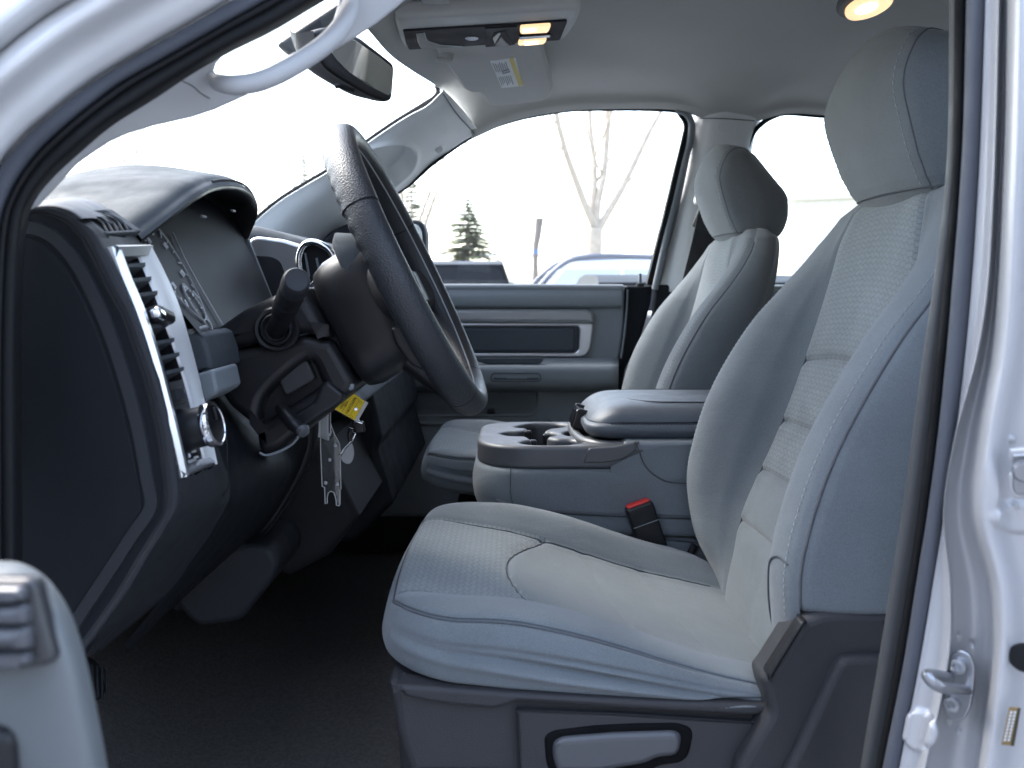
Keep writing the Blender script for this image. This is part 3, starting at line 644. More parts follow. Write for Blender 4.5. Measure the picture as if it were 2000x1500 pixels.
rbox('thumb_wheel_cap', S(.22, .312, .010), (.012, .018, .011), axR(S(.4, .32, .02) - wp, z=(0, .2, 1)), .004, M['chrome'], ov)
panel = mesh('switch_panel', np.array([[S(a, s, -.002) for a in np.linspace(.06, ain(s), 5)] for s in np.linspace(.60, .97, 30)]).reshape(-1, 3), gridfaces(30, 5), M['plast_base'], dash)
bar('panel_joint', .06, .76, .700, .703, -0.0040, -0.0015, M['black'], panel)
bar('dimmer_recess', .20, .62, .628, .684, -0.0040, 0.0000, M['plast_smooth'], panel, 4)
bar('dimmer_wheel', .30, .54, .634, .678, -0.0020, 0.0060, M['plast'], panel, 6)
for a, s in ((.20, .652), (.62, .640)): bar('dimmer_symbol', a, a + .06, s, s + .018, -0.0020, 0.0003, M['mark'], panel)
for a, s in ((.15, .770), (.23, .742), (.36, .732), (.50, .742)): bar('lamp_symbol', a, a + .06, s, s + .009, -0.0030, -0.0013, M['mark'], panel)
kc = S(.42, .815, -.002); kn = unit(S(.42, .815, .05) - kc)
kn = unit(kn + np.array([.05, -.16, .05]))
kb = lathe('headlamp_knob', [(.0215, 0), (.0205, .004), (.0190, .010), (.0188, .0225), (.0180, .024)], kc, kn, M['plast_smooth'], dash, n=48)
lathe('knob_ring', [(.0178, .0235), (.0212, .0250), (.0222, .029), (.0212, .0325), (.0185, .0335), (.0180, .0325)], kc, kn, M['chrome'], kb, n=48)
lathe('knob_face', [(.0005, .031), (.012, .0315), (.0182, .0328)], kc, kn, M['gloss_black'], kb, n=48)
rbox('knob_pointer', kc + kn * .0325 + np.array([0, .0, .009]), (.002, .003, .012), axR(kn), .0008, M['plast_smooth'], kb)
for a, s, w in ((.18, .905, .10), (.44, .893, .16), (.48, .918, .16)): bar('fog_switch', a, a + w, s, s + .022, -0.0020, 0.0050, M['plast_smooth'], panel, 4)
for a, s, w, hgt in ((.22, .912, .06, .016), (.42, .906, .05, .010), (.45, .935, .05, .008)): bar('switch_symbol', a, a + w, s, s + hgt, 0.0020, 0.0055, M['mark'], panel)
bar('release_symbol', .40, .62, .945, .958, -0.0020, -0.0010, M['mark'], panel)
tube('face_joint', [P(u, v, .876) for u, v in [(404, 815), (425, 825), (441, 850), (444, 900), (442, 960), (400, 982), (345, 1006)]], .0008, M['black'], dash, n=6, res=50)
# blocks between the face and the column
plate('dash_block', [(352, 655), (384, 648), (398, 655), (410, 690), (415, 722), (372, 740)], .93, .10, .005, M['plast_soft'], dash, r=5)
plate('dash_block', [(382, 731), (412, 722), (418, 726), (426, 764), (420, 772), (393, 788), (384, 784)], .91, .08, .004, M['plast_mid'], dash, r=4)
# lower dash and knee bolster
lowA = [P(u, v, .905) for u, v in [(380, 770), (424, 884), (444, 966), (412, 1034), (370, 1096), (318, 1166), (240, 1262)]]
lowB = [P(u, v, .98) for u, v in [(400, 770), (445, 850), (468, 950), (440, 1030), (395, 1090), (340, 1160), (262, 1262)]]
lowC = [P(u, v, 1.16) for u, v in [(440, 770), (520, 860), (552, 920), (520, 1000), (470, 1062), (420, 1110), (320, 1200)]]
lowD = [P(u, v, 1.28) for u, v in [(560, 780), (600, 850), (590, 905), (555, 975), (512, 1035), (462, 1072), (335, 1190)]]
surf('lower_dash', [lowA, lowB, lowC, lowD], 50, 60, M['plast_side'], dash)
tube('bolster_edge', [P(u, v, 1.29) for u, v in [(607, 800), (606, 850), (592, 900), (560, 962), (518, 1024), (470, 1066), (420, 1110), (344, 1182)]], .0115, M['plast'], dash, n=16, res=60)
tube('bolster_joint', [P(u, v, 1.276) for u, v in [(614, 830), (606, 900), (574, 962), (530, 1028), (484, 1072)]], .0016, M['black'], dash, n=8, res=40)
kb2 = [(338, 1172), (440, 1072), (462, 1064), (512, 1066), (530, 1072), (545, 1100), (536, 1130), (470, 1214), (392, 1226), (372, 1216), (350, 1190)]
plate('knee_bolster', kb2, 1.22, .16, .010, M['plast'], dash, r=14)
plate('column_lower_cover', [(604, 860), (632, 870), (700, 1010), (640, 1090), (560, 1130), (500, 1100), (480, 1076)], 1.36, .3, .02, M['black'], dash)
# gauge cluster below the hood
c0 = [W(-.388, .893, .046), W(-.425, .98, .098), W(-.442, 1.08, .122), W(-.446, 1.2, .128), W(-.44, 1.3, .122), W(-.43, 1.37, .10)]
c1 = [W(-.362, .905, .0), W(-.385, .98, .03), W(-.40, 1.08, .04), W(-.405, 1.2, .04), W(-.40, 1.3, .035), W(-.395, 1.37, .03)]
c2 = [W(-.330, .93, -.055), W(-.335, .99, -.06), W(-.345, 1.08, -.06), W(-.355, 1.2, -.06), W(-.36, 1.3, -.06), W(-.36, 1.37, -.06)]
surf('gauge_cluster', [c0, c1, c2], 30, 50, M['lensdark'], dash)
def cl(t, w):
    """point on the cluster face: t along the car's width (0 near), w from top to bottom"""
    R3 = [cr(r, [t * 5])[0] for r in (c0, c1, c2)]
    return cr(R3, [w * 2])[0]
def cln(t, w): return unit(np.cross(cl(t + .02, w) - cl(t - .02, w), cl(t, w + .02) - cl(t, w - .02))) * (1 if np.cross(cl(t + .02, w) - cl(t - .02, w), cl(t, w + .02) - cl(t, w - .02))[0] > 0 else -1)
def ringon(tc, wc, rt, rw, n=48, a0=0, a1=2 * math.pi, h=.002): return [cl(np.clip(tc + rt * math.cos(a), 0, 1), np.clip(wc + rw * math.sin(a), 0, 1)) + cln(tc, wc) * h for a in np.linspace(a0, a1, n)]
for tc, wc, rt, rw in ((.17, .52, .13, .36), (.185, .80, .045, .14)):
    gg = tube('gauge_ring', ringon(tc, wc, rt, rw), .0009, M['satin_dull'], dash, n=8)
    for k in range(22):
        a = math.pi * (.75 + 1.5 * k / 21); L = .86 if k % 3 else .78
        p0 = ringon(tc, wc, rt * .95, rw * .95, 2, a, a + .01)[0]; p1 = ringon(tc, wc, rt * L, rw * L, 2, a, a + .01)[0]
        tube('gauge_tick', [p0, p1], .0005 if k % 3 else .0009, M['mark'], gg, n=5)
for k, s in enumerate(('20', '40', '60', '80', '100', '120')):
    a = math.pi * (.88 + 1.25 * k / 5)
    q = ringon(.17, .52, .085, .24, 2, a, a + .01)[0]
    text('gauge_number', s, .011, q, (cl(.3, .5) - cl(.1, .5)), cln(.17, .5), M['mark'], dash)
tube('cluster_slit', [cl(.36, .35) + np.array([.004, 0, 0]), cl(.33, .6) + np.array([.004, 0, 0]), cl(.315, 1) + np.array([.004, 0, 0])], .0013, M['satin_dull'], dash, n=8, res=20)
tube('cluster_foot', [P(372, 648, .93), P(402, 640, .96)], .003, M['satin_dull'], dash, n=10)
# hood (binnacle) and upper pad as one skin from windshield to brow edge
E_ = np.array([P(*q) for q in [(277, 467, .889), (330, 426, .935), (372, 392, .985), (396, 377, 1.02), (416, 367, 1.07), (442, 362, 1.13), (470, 365, 1.2), (491, 377, 1.28), (502, 396, 1.345), (503, 420, 1.37), (492, 448, 1.382), (478, 484, 1.385)]])
E_ = spl(E_, 60)
far = sstep(38, 56, np.arange(60))[:, None]
cr1 = E_ + np.array([-.006, 0, .006]) * (1 - far) + np.array([-.006, .006, .003]) * far
cr2 = E_ + np.array([-.030, 0, .016]) * (1 - far) + np.array([-.03, .014, .006]) * far
y_ = E_[:, 1]
zc = np.interp(y_, [.889, .94, 1.02, 1.13, 1.25, 1.33, 1.385], [.040, .075, .118, .153, .160, .150, .12])
cr3 = np.stack([np.full(60, -.50), y_ + .02 * far[:, 0], zc * (1 - far[:, 0] * .35) + H], 1)
cr4 = np.stack([np.full(60, -.66), y_ * 1.05 - .07 + .02 * far[:, 0], zc * .75 * (1 - far[:, 0] * .4) + H], 1)
cr5 = np.stack([np.full(60, -.97), y_ * 1.3 - .4, zc * .2 + .0 + H], 1)
surf('dash_hood', [E_, cr1, cr2, cr3, cr4, cr5], 60, 100, M['plast_soft'], dash)
und = [E_, E_ + np.array([-.004, 0, -.006]), E_ * .6 + np.array([cl(t, .0) for t in np.linspace(0, 1, 60)]) * .4 + np.array([0, 0, -.004]), np.array([cl(t, 0.) for t in np.linspace(0, 1, 60)]) + np.array([-.006, 0, .004])]
surf('hood_underside', und, 30, 80, M['plast_smooth'], dash)
tube('hood_seam', cr1[22:58] + np.array([.0015, 0, .001]), .0014, M['seam'], dash, n=8)
for u, v, y in ((397, 423, 1.12), (455, 412, 1.26)):
    rbox('hood_clip', P(u, v, y), (.004, .016, .004), None, .0012, M['plast_mid'], dash)
# far wall of the hood and its pillar beside the centre stack
plate('hood_side', [(404, 420), (440, 395), (490, 400), (478, 480), (530, 590), (520, 640), (400, 640)], 1.386, .02, .004, M['plast_smooth'], dash)
tube('hood_side_trim', [P(u, v, 1.377) for u, v in [(476, 470), (500, 530), (526, 596)]], .0085, M['plast_mid'], dash, n=10, res=20, prof=[(-1, -.5), (-1, .5), (-.6, .8), (.6, .8), (1, .5), (1, -.5)], up=(0, 1, 0))
# upper dash towards the passenger
plate('passenger_dash', [(300, 440), (420, 440), (490, 438), (520, 446), (575, 462), (640, 487), (650, 520), (660, 600), (640, 720), (690, 780), (700, 800), (300, 800)], 1.44, .88, .03, M['plast_soft'], dash, r=14)
bz = plate('stack_bezel', [(486, 500), (484, 468), (500, 461), (552, 467), (592, 479), (596, 500), (582, 548), (566, 610), (500, 620)], 1.436, .02, .006, M['satin'], dash, r=8)
plate('speaker_grille', [(494, 499), (530, 501), (547, 510), (556, 534), (566, 606), (520, 620), (506, 560)], 1.4335, .006, .001, M['plast'], dash, r=9)
vr = [(596, 478), (616, 474), (640, 486), (650, 502), (644, 520), (612, 556), (598, 566), (588, 540), (584, 502)]
plate('centre_vent', vr, 1.43, .02, .004, M['black'], dash, r=8)
tube('centre_vent_ring', [P(u, v, 1.424) for u, v in vr], .0058, M['chrome'], dash, n=12, closed=True, res=70)
for k in range(2): tube('centre_vent_vane', [P(596 + 22 * k, 494 + 10 * k, 1.425), P(604 + 22 * k, 540, 1.425)], .002, M['plast_mid'], dash, n=8)
plate('glove_box', [(560, 770), (726, 762), (747, 854), (737, 876), (768, 984), (690, 1060), (560, 1060)], 1.62, .64, .012, M['plast_side'], dash, r=8)
plate('lit_stack_patch', [(602, 805), (640, 798), (642, 897), (602, 898)], 1.40, .01, .002, M['trim'], dash)  # pale plate stands in for the lit patch past the column
plate('dash_corner', [(612, 500), (628, 466), (650, 447), (690, 432), (705, 432), (705, 560), (612, 560)], 2.27, .06, .012, M['plast_side'], dash, r=16)
tube('dash_corner_trim', [P(u, v, 2.262) for u, v in [(690, 436), (689, 478)]], .004, M['plast_mid'], dash)

surf('dash_deck', [[W(-1.0, y, -.03), W(-.75, y, .0), W(-.52, y, .01), W(-.42, y, -.03), W(-.42, y, -.20), W(-.55, y, -.32), W(-.80, y, -.40)] for y in (.80, 1.05, 1.55, 2.1, 2.42)], 10, 30, M['plast_soft'], dash)

# ================================================================ steering column with stalk
colm = thing('steering_column', 'black steering column shroud with a wiper stalk and tilt lever', 'steering column', (-.3, 1.1, 1.2))
up_s = [(404, 652), (470, 606), (528, 578), (598, 560), (612, 590), (640, 640), (648, 662), (590, 652), (500, 672), (418, 690), (408, 680)]
plate('upper_shroud', up_s, 1.025, .19, .016, M['plast_smooth'], colm, r=8)
lo_s = [(412, 692), (500, 676), (590, 656), (650, 666), (694, 744), (692, 762), (640, 806), (560, 868), (545, 882), (512, 888), (503, 878), (497, 836), (448, 796), (430, 770)]
poc = [(508, 840), (506, 800), (515, 775), (540, 744), (590, 706), (606, 702), (622, 722), (634, 752), (676, 768), (690, 768), (640, 800), (566, 838), (540, 850)]
poc_h = spl([(510, 826), (509, 796), (522, 770), (556, 736), (592, 708), (608, 708), (624, 738), (626, 752), (590, 778), (548, 802)], 60, True)
plate('lower_shroud', [rnd(lo_s, 10), poc_h], 1.028, .18, .012, M['plast_smooth'], colm)
plate('pocket_back', [(500, 850), (500, 780), (560, 715), (612, 696), (640, 760), (600, 800), (540, 850)], 1.052, .06, .004, M['plast_smooth'], colm, r=10)
plate('pocket_plate', [(541, 733), (590, 702), (600, 706), (615, 738), (611, 744), (562, 772), (554, 768)], 1.038, .02, .003, M['plast_base'], colm, r=5)
plate('ignition_housing', [(558, 818), (612, 786), (626, 752), (640, 744), (672, 770), (668, 786), (598, 832), (566, 846)], 1.022, .12, .005, M['plast_smooth'], colm, r=6)
plate('column_mouth', [(506, 878), (520, 862), (578, 838), (584, 846), (572, 866), (545, 884), (515, 889)], 1.10, .05, .006, M['black'], colm, r=6)
tube('column_lip', [P(u, v, 1.022) for u, v in [(507, 884), (520, 889), (545, 882), (570, 868), (582, 852), (578, 842)]], .0016, M['plast_mid'], colm, n=8, res=30)
tl = [P(552, 802, 1.02), P(566, 818, 1.005), P(584, 838, .995), P(594, 846, .992)]
tube('tilt_lever', tl, [.010, .012, .012, .008], M['plast_smooth'], colm, n=14, prof=[(1.2 * math.cos(a), .75 * math.sin(a)) for a in np.linspace(0, 2 * math.pi, 16, endpoint=False)], res=20)
lathe('lever_tip', [(.0005, .0035), (.0065, .002), (.008, -.003)], P(593, 843, .985), (.5, -.6, -.5), M['switch'], colm, n=20)
plate('key_cylinder_cover', [(652, 742), (676, 735), (692, 752), (690, 762), (672, 766)], 1.03, .05, .004, M['plast_mid'], colm, r=5)
# stalk
b0, b1 = P(541, 642, 1.022), P(580, 546, .862); ax = unit(b1 - b0); Ls = np.linalg.norm(b1 - b0)
lathe('stalk_boot', [(.0265, -.006), (.0265, .002), (.024, .0045), (.0205, .003), (.019, -.004)], P(540, 643, 1.022), (0.08, -1, .12), M['plast_smooth'], colm, n=40)
lathe('stalk_boot_ring', [(.0185, -.002), (.0185, .005), (.0165, .0075), (.0145, .005), (.0135, -.004)], P(540, 643, 1.02), (0.08, -1, .12), M['plast'], colm, n=40)
stl = lathe('wiper_stalk', [(.012, -.01), (.0112, Ls * .30), (.0128, Ls * .36), (.0138, Ls * .44), (.0138, Ls * .62), (.0132, Ls * .625), (.0132, Ls * .635), (.0138, Ls * .64), (.0136, Ls * .82)], b0, ax, M['plast_smooth'], colm, n=40, sharp=25)
lathe('stalk_ring', [(.0136, Ls * .815), (.0128, Ls * .82), (.0128, Ls * .83), (.0136, Ls * .835)], b0, ax, M['black'], stl, n=40)
lathe('stalk_knob', [(.0134, Ls * .83), (.0138, Ls * .86), (.0138, Ls * .965), (.0128, Ls * .99), (.0116, Ls), (.0108, Ls * .996), (.0005, Ls * .994)], b0, ax, M['plast'], stl, n=40)
for k in range(3): rbox('stalk_mark', b0 + ax * Ls * (.70 + .035 * k) + np.array([.0128, -.002, .005]), (.0012, .003, .0016), None, .0003, M['mark'], stl)

# ================================================================ steering wheel
wh = thing('steering_wheel', 'black leather steering wheel seen nearly edge on in front of the driver seat', 'steering wheel', (-.131, 1.12, H))
wt, wb = P(662, 250, 1.12), P(934, 806, 1.12); wc = (wt + wb) / 2; wa = unit(wt - wb); wnm = unit(np.array([-wa[2], 0, wa[0]])); wnm = wnm if wnm[0] > 0 else -wnm
RT = .0182; RW = np.linalg.norm(wt - wb) / 2 - RT * .9; ey = np.array([0, 1., 0])
def wp_(r, ang, h=0.): return wc + (wa * math.cos(ang) + ey * math.sin(ang)) * r + wnm * h
def rimseg(name, a0, a1, m, sc=1., n=90, parent=None):
    G = []
    for a in np.linspace(a0, a1, n):
        e = wa * math.cos(a) + ey * math.sin(a)
        row = []
        for b in np.linspace(0, 2 * math.pi, 22, endpoint=False):
            fing = 1 + .05 * math.cos(a * 60) * max(0, -math.sin(b)) * (1 if math.cos(a) > .05 else 0)
            row.append(wc + e * (RW + math.cos(b) * RT * .88 * sc) + wnm * (math.sin(b) * RT * 1.12 * sc * fing))
        G.append(row)
    G = np.array(G); return mesh(name, G.reshape(-1, 3), gridfaces(n, 22, False, True), m, parent or wh)
s1 = math.radians(66); s2 = math.radians(150)
rimseg('rim_top', -s1, s1, M['leather'], 1.03); rimseg('rim_side', s1 + .012, s2, M['leather']); rimseg('rim_bottom', s2 + .01, 2 * math.pi - s2 - .01, M['leather']); rimseg('rim_side', -s2, -s1 - .012, M['leather'])
rimseg('rim_core', 0, 2 * math.pi, M['black'], .955, 140)
# stitched seam on the inner side of the rim, all the way round
stp = np.array([wp_(RW - RT * .80, a, RT * .50) for a in np.linspace(0, 2 * math.pi, 400)])
tube('rim_seam', stp, .0011, M['thread'], wh, n=6)
# hub: shell behind the rim plane and airbag cover
def hub(name, hs, m, a0=.012, n=40):
    G = []
    for h, ra, rb, ca in hs:
        G.append([wc + wa * (ca + ra * np.sign(math.cos(t)) * abs(math.cos(t)) ** .5) + ey * (rb * np.sign(math.sin(t)) * abs(math.sin(t)) ** .5) + wnm * h for t in np.linspace(0, 2 * math.pi, n, endpoint=False)])
    G = np.array(G); k = len(hs); fc = gridfaces(k, n, False, True) + [tuple(range(n))[::-1], tuple(range((k - 1) * n, k * n))]
    return mesh(name, G.reshape(-1, 3), fc, m, wh, sharp=60)
hub('hub_shell', [(-.104, .070, .085, -.030), (-.100, .078, .094, -.030), (-.085, .083, .100, -.028), (-.050, .083, .104, -.024), (-.030, .078, .102, -.02), (-.024, .074, .098, -.02)], M['plast_smooth'])
hub('airbag_cover', [(-.060, .066, .096, .008), (-.054, .074, .100, .006), (-.032, .070, .094, -.002), (-.024, .060, .080, -.008), (-.019, .040, .055, -.01), (-.018, .004, .006, -.01)], M['plast_soft'])
hub('hub_ring', [(-.118, .060, .075, -.030), (-.105, .060, .075, -.030)], M['black'])
for sgn in (-1, 1):
    sp = tube('spoke', [wc + ey * sgn * .080 - wa * .012 - wnm * .030, wc + ey * sgn * .12 - wa * .018 - wnm * .024, wc + ey * sgn * .165 - wa * .02 - wnm * .008], [.036, .032, .03], M['plast'], wh, n=16, prof=[(1.0 * math.cos(a), .42 * math.sin(a)) for a in np.linspace(0, 2 * math.pi, 20, endpoint=False)], res=14, up=wnm)
    rbox('spoke_switch', wc + ey * sgn * .112 - wa * .016 - wnm * .010, (.05, .05, .012), axR(wa, z=wnm), .005, M['plast_smooth'], sp)
    tube('lower_spoke', [wc + ey * sgn * .045 - wa * .080 - wnm * .055, wc + ey * sgn * .055 - wa * .12 - wnm * .035, wc + ey * sgn * .065 - wa * .165 - wnm * .010], [.024, .020, .018], M['plast_smooth'], wh, n=16, prof=[(1.1 * math.cos(a), .55 * math.sin(a)) for a in np.linspace(0, 2 * math.pi, 18, endpoint=False)], res=12, up=wnm)
plate('paddle_rocker', [(762, 640), (790, 634), (836, 706), (836, 728), (800, 712), (770, 670)], .995, .012, .004, M['plast_smooth'], wh, r=8)
# ================================================================ seats
def knots(zs, vals, z): return np.interp(z, zs, vals)
ZK = [-.50, -.44, -.39, -.34, -.29, -.23, -.17, -.11, -.05, .01, .06, .10, .118]
XI = [.316, .318, .328, .338, .356, .381, .403, .422, .439, .453, .462, .474, .490]     # centre insert
XR = [.322, .312, .289, .279, .276, .287, .306, .335, .372, .420, .456, .478, .492]     # front of the side bolsters
XB = [.44, .44, .44, .445, .452, .466, .480, .496, .512, .528, .540, .548, .535]        # back
WH = [.235, .24, .25, .262, .264, .264, .264, .262, .256, .243, .222, .188, .150]      # half width at the side seam
def smooth(xs, ys, x):
    return cr(np.stack([xs, ys], 1), np.interp(x, xs, np.arange(len(xs))))[:, 1]
def build_seat(name, label, yc, dx_cush, sgn):
    """sgn=+1: the outer (door) side is the near side"""
    seat = thing(name, label, 'car seat', (.2, yc, .75), 'front seats')
    zz = np.linspace(-.475, .118, 190)
    xi, xr, xb, wh = (smooth(ZK, q, zz) for q in (XI, XR, XB, WH))
    seams_z = [-.345, -.268, -.196, -.108]
    def backpt(k, t):
        """front surface of slice k at t in -1..1 across the width"""
        a = abs(t); ti = .54; w = wh[k]
        tt = np.array([0, .30, ti, .64, .74, .84, .92, .97, 1.0])
        xs = np.array([xi[k] + .004, xi[k] + .002, xi[k] - .002, xi[k] * .55 + xr[k] * .45, xi[k] * .16 + xr[k] * .84, xr[k], xr[k] + .002, xr[k] + .008, xr[k] + .017])
        yy = np.array([0, .30, ti, .63, .72, .815, .90, .96, 1.0]) * w
        q = cr(np.stack([xs, yy], 1), [np.interp(a, tt, np.arange(9))])[0]
        return q[0], q[1] * (1 if t > 0 else -1)
    ins_t = np.linspace(-.54, .54, 61); bol_t = np.linspace(.54, 1, 40)
    gro = lambda d, w=.0035, h=.0045: h * np.exp(-(d / w) ** 2)
    # insert panels
    def arch(t): return .012 * (1 - (t / .54) ** 2)
    bounds = [-.475] + seams_z + [.118]
    G = np.zeros((len(zz), 61, 3))
    for k in range(len(zz)):
        for j, t in enumerate(ins_t):
            x, y = backpt(k, t); z = zz[k]
            dz = min(abs(z - arch(t) * (1 if i == 3 else .3) - s) for i, s in enumerate(seams_z)); de = (.54 - abs(t)) * wh[k]
            dd = min(dz, de)
            x += .004 * math.exp(-(dd / .004) ** 2) - .0035 * (1 - math.exp(-(min(dd, .05) / .018) ** 2))
            G[k, j] = (x, y, z)
    wrinkle = lambda Gx: Gx
    def addpanel(nm, Gs, m, par, uvo=None):
        Gs = Gs.copy(); Gs[..., 1] += yc; Gs[..., 2] += H
        return mesh(nm, Gs.reshape(-1, 3), gridfaces(*Gs.shape[:2]), m, par, uv=griduv(Gs))
    back = None
    # the whole backrest shell: bolsters, side panels and back
    def shell(side):
        R = []
        for k in range(len(zz)):
            row = []
            for t in bol_t:
                x, y = backpt(k, t * side); de = (t - .54) * wh[k]; ds = (1 - t) * wh[k]
                x += .004 * math.exp(-(de / .004) ** 2)
                y -= side * .003 * math.exp(-(ds / .004) ** 2)
                row.append((x, y, zz[k]))
            R.append(row)
        return np.array(R)
    def sidepanel(side):
        R = []
        for k in range(len(zz)):
            x0, y0 = backpt(k, 1.0 * side); row = []
            for q in np.linspace(0, 1, 26):
                x = x0 + (xb[k] - x0) * q
                y = y0 + side * (.012 * math.sin(math.pi * min(1, q * 1.15)) ** .8 - .03 * max(0, q - .72) ** 1.3 / .28 - .003 * math.exp(-(q * .15 / .004) ** 2))
                row.append((x, y, zz[k]))
            R.append(row)
        return np.array(R)
    sh = {s: shell(s) for s in (-1, 1)}; sp = {s: sidepanel(s) for s in (-1, 1)}
    # below the side seam's end the outer panel turns under
    for s in (-1, 1):
        cut = sstep(-.352, -.325, zz)[:, None]
        zb = -.352 + .03 * np.linspace(0, 1, 26)[None, :] ** 2
        sp[s][..., 1] = sp[s][..., 1] * cut + (sp[s][..., 1] - s * .05) * (1 - cut)
    bk = np.stack([sp[-1][:, -1] * (1 - q) + sp[1][:, -1] * q + np.array([.028 * math.sin(math.pi * q), 0, 0]) for q in np.linspace(0, 1, 14)], 1)
    back = addpanel('backrest', bk, M['cloth'], seat)
    for s in (-1, 1):
        addpanel('side_bolster', sh[s], M['cloth'], back)
        addpanel('side_panel', sp[s], M['cloth'], back)
    top = np.stack([np.concatenate([sp[-1][-1][::-1], sh[-1][-1][::-1], G[-1], sh[1][-1], sp[1][-1]]), np.concatenate([sp[-1][-1][::-1], sh[-1][-1][::-1], G[-1], sh[1][-1], sp[1][-1]])])
    ctr = np.array([.515, 0, .122]); rows = [top[0] * (1 - f) + ctr * f + np.array([0, 0, .010 * math.sin(f * math.pi / 2)]) for f in np.linspace(0, 1, 8)]
    addpanel('top_panel', np.array(rows), M['insert'], back)
    # insert panels split along the cross seams (arched upper one)
    lim = [-.6] + seams_z + [.2]
    for i in range(5):
        sel = []
        for j, t in enumerate(ins_t):
            lo_ = lim[i] + (arch(t) * (1 if i - 1 == 3 else .3) if i > 0 else 0); hi_ = lim[i + 1] + (arch(t) * (1 if i == 3 else .3) if i < 4 else 0)
            lo_, hi_ = max(lo_, zz[0]), min(hi_, zz[-1]); zq = np.linspace(lo_, hi_, 60 if i == 4 else 26)
            sel.append(np.stack([np.interp(zq, zz, G[:, j, c]) for c in range(3)], 1))
        Gp = np.array(sel).transpose(1, 0, 2)
        e = np.minimum(np.minimum(np.arange(Gp.shape[0])[:, None], np.arange(Gp.shape[0])[::-1][:, None]), 3) / 3.
        if i < 4: Gp[..., 0] += .003 * (1 - e) * (np.arange(Gp.shape[0])[:, None] > Gp.shape[0] / 2)
        if i > 0: Gp[..., 0] += .003 * (1 - e) * (np.arange(Gp.shape[0])[:, None] < Gp.shape[0] / 2)
        addpanel('insert_panel', Gp, M['insert'] if i > 1 else M['smooth_insert'], back)
    off = np.array([0, yc, H])
    for s in (-1, 1):
        k0 = int(np.searchsorted(zz, -.345)); k1 = int(np.searchsorted(zz, .09))
        edge_ = sp[s][k0:k1, 0] + off
        tube('seam', edge_ + np.array([.0008, s * .0012, 0]), .0015, M['seam'], back, n=6)
        tube('seam', G[k0 - 30:k1, 0 if s < 0 else -1] + off + np.array([.0012, 0, 0]), .0012, M['seam'], back, n=6)
        stitches('stitching', sh[s][k0:k1, -5] + off + np.array([-.0006, s * .0006, 0]), M['thread'], back)
    # a short gusset at the foot of the outer bolster and hem of the side panel
    so = -sgn
    kb_ = int(np.searchsorted(zz, -.335))
    hem = [sp[so][kb_ + int(6 * (q / 25.) ** 2), q] + off + np.array([0, so * .001, 0]) for q in range(0, 24)]
    tube('seam', hem, .0013, M['seam'], back, n=6)
    ga = int(np.searchsorted(zz, -.285)); gb = int(np.searchsorted(zz, -.42))
    tube('seam', spl([sh[so][ga, -4] + off, sh[so][ga + 1, -9] + off, sh[so][ga - 4, -14] + off, sh[so][(ga + gb) // 2, -17] + off, sh[so][gb, -17] + off], 40) + np.array([-.0008, 0, 0]), .0011, M['seam'], back, n=6)
    # headrest
    hz = np.array([.102, .112, .125, .15, .19, .23, .257, .280, .300, .314, .320])
    hxs = np.array([.492, .481, .471, .458, .444, .435, .436, .443, .455, .472, .498])
    hxb = np.array([.560, .574, .582, .588, .584, .572, .560, .546, .530, .516, .504])
    hw = np.array([.098, .107, .112, .117, .122, .124, .123, .119, .111, .098, .075])
    hn = 90; hq = np.linspace(hz[0], hz[-1], hn); tx, tb, tw = (smooth(hz, q, hq) for q in (hxs, hxb, hw))
    fr_, sd = [], {-1: [], 1: []}; bb = []
    for k in range(hn):
        row = []
        for t in np.linspace(-1, 1, 50):
            bul = .013 * (1 - t * t) + .003 * (1 - t ** 8); ex = .0035 * math.exp(-(((1 - abs(t)) * tw[k]) / .004) ** 2)
            row.append((tx[k] - bul + ex, t * tw[k], hq[k]))
        fr_.append(row)
        for s in (-1, 1):
            sd[s].append([(tx[k] + (tb[k] - tx[k]) * q, s * (tw[k] + .016 * math.sin(math.pi * q) ** .7 * (1 if q < .5 else 1) - .030 * max(0, q - .5) ** 1.6 * 2 - .003 * math.exp(-(q * .12 / .004) ** 2)), hq[k]) for q in np.linspace(0, 1, 24)])
        bb.append([tuple(np.array(sd[-1][k][-1]) * (1 - q) + np.array(sd[1][k][-1]) * q + np.array([.02 * math.sin(math.pi * q), 0, 0])) for q in np.linspace(0, 1, 12)])
    def hdef(Q):
        Q = np.array(Q, float); zt = sstep(.17, .312, Q[..., 2])
        Q[..., 2] -= zt * (.34 * np.maximum(0, Q[..., 0] - .450) + .026 * (Q[..., 1] / .124) ** 2); return Q
    fr_ = hdef(fr_); sd = {s: hdef(sd[s]) for s in sd}; bb = hdef(bb)
    hr = addpanel('headrest', np.array(fr_), M['cloth'], seat)
    for s in (-1, 1): addpanel('headrest_side', np.array(sd[s]), M['cloth'], hr)
    addpanel('headrest_back', np.array(bb), M['cloth'], hr)
    for nm, k, dz in (('headrest_top', -1, .004), ('headrest_underside', 0, -.010)):
        loop = np.concatenate([np.array(sd[-1][k])[::-1], np.array(fr_[k]), np.array(sd[1][k]), np.array(bb[k])[::-1]])
        ctr = loop.mean(0); addpanel(nm, np.array([loop * (1 - f) + ctr * f + np.array([0, 0, dz * math.sin(f * math.pi / 2)]) for f in np.linspace(0, 1, 8)]), M['cloth'], hr)
    for s in (-1, 1):
        ed = np.array(sd[s])[4:, 0] + off
        tube('seam', ed + np.array([.001, 0, 0]), .0013, M['seam'], hr, n=6)
        stitches('stitching', np.array(fr_)[5:-3, 3 if s < 0 else -4] + off + np.array([-.0007, 0, 0]), M['thread'], hr, step=.0085, dash=.0055)
    ub = np.array(fr_)[5] + off
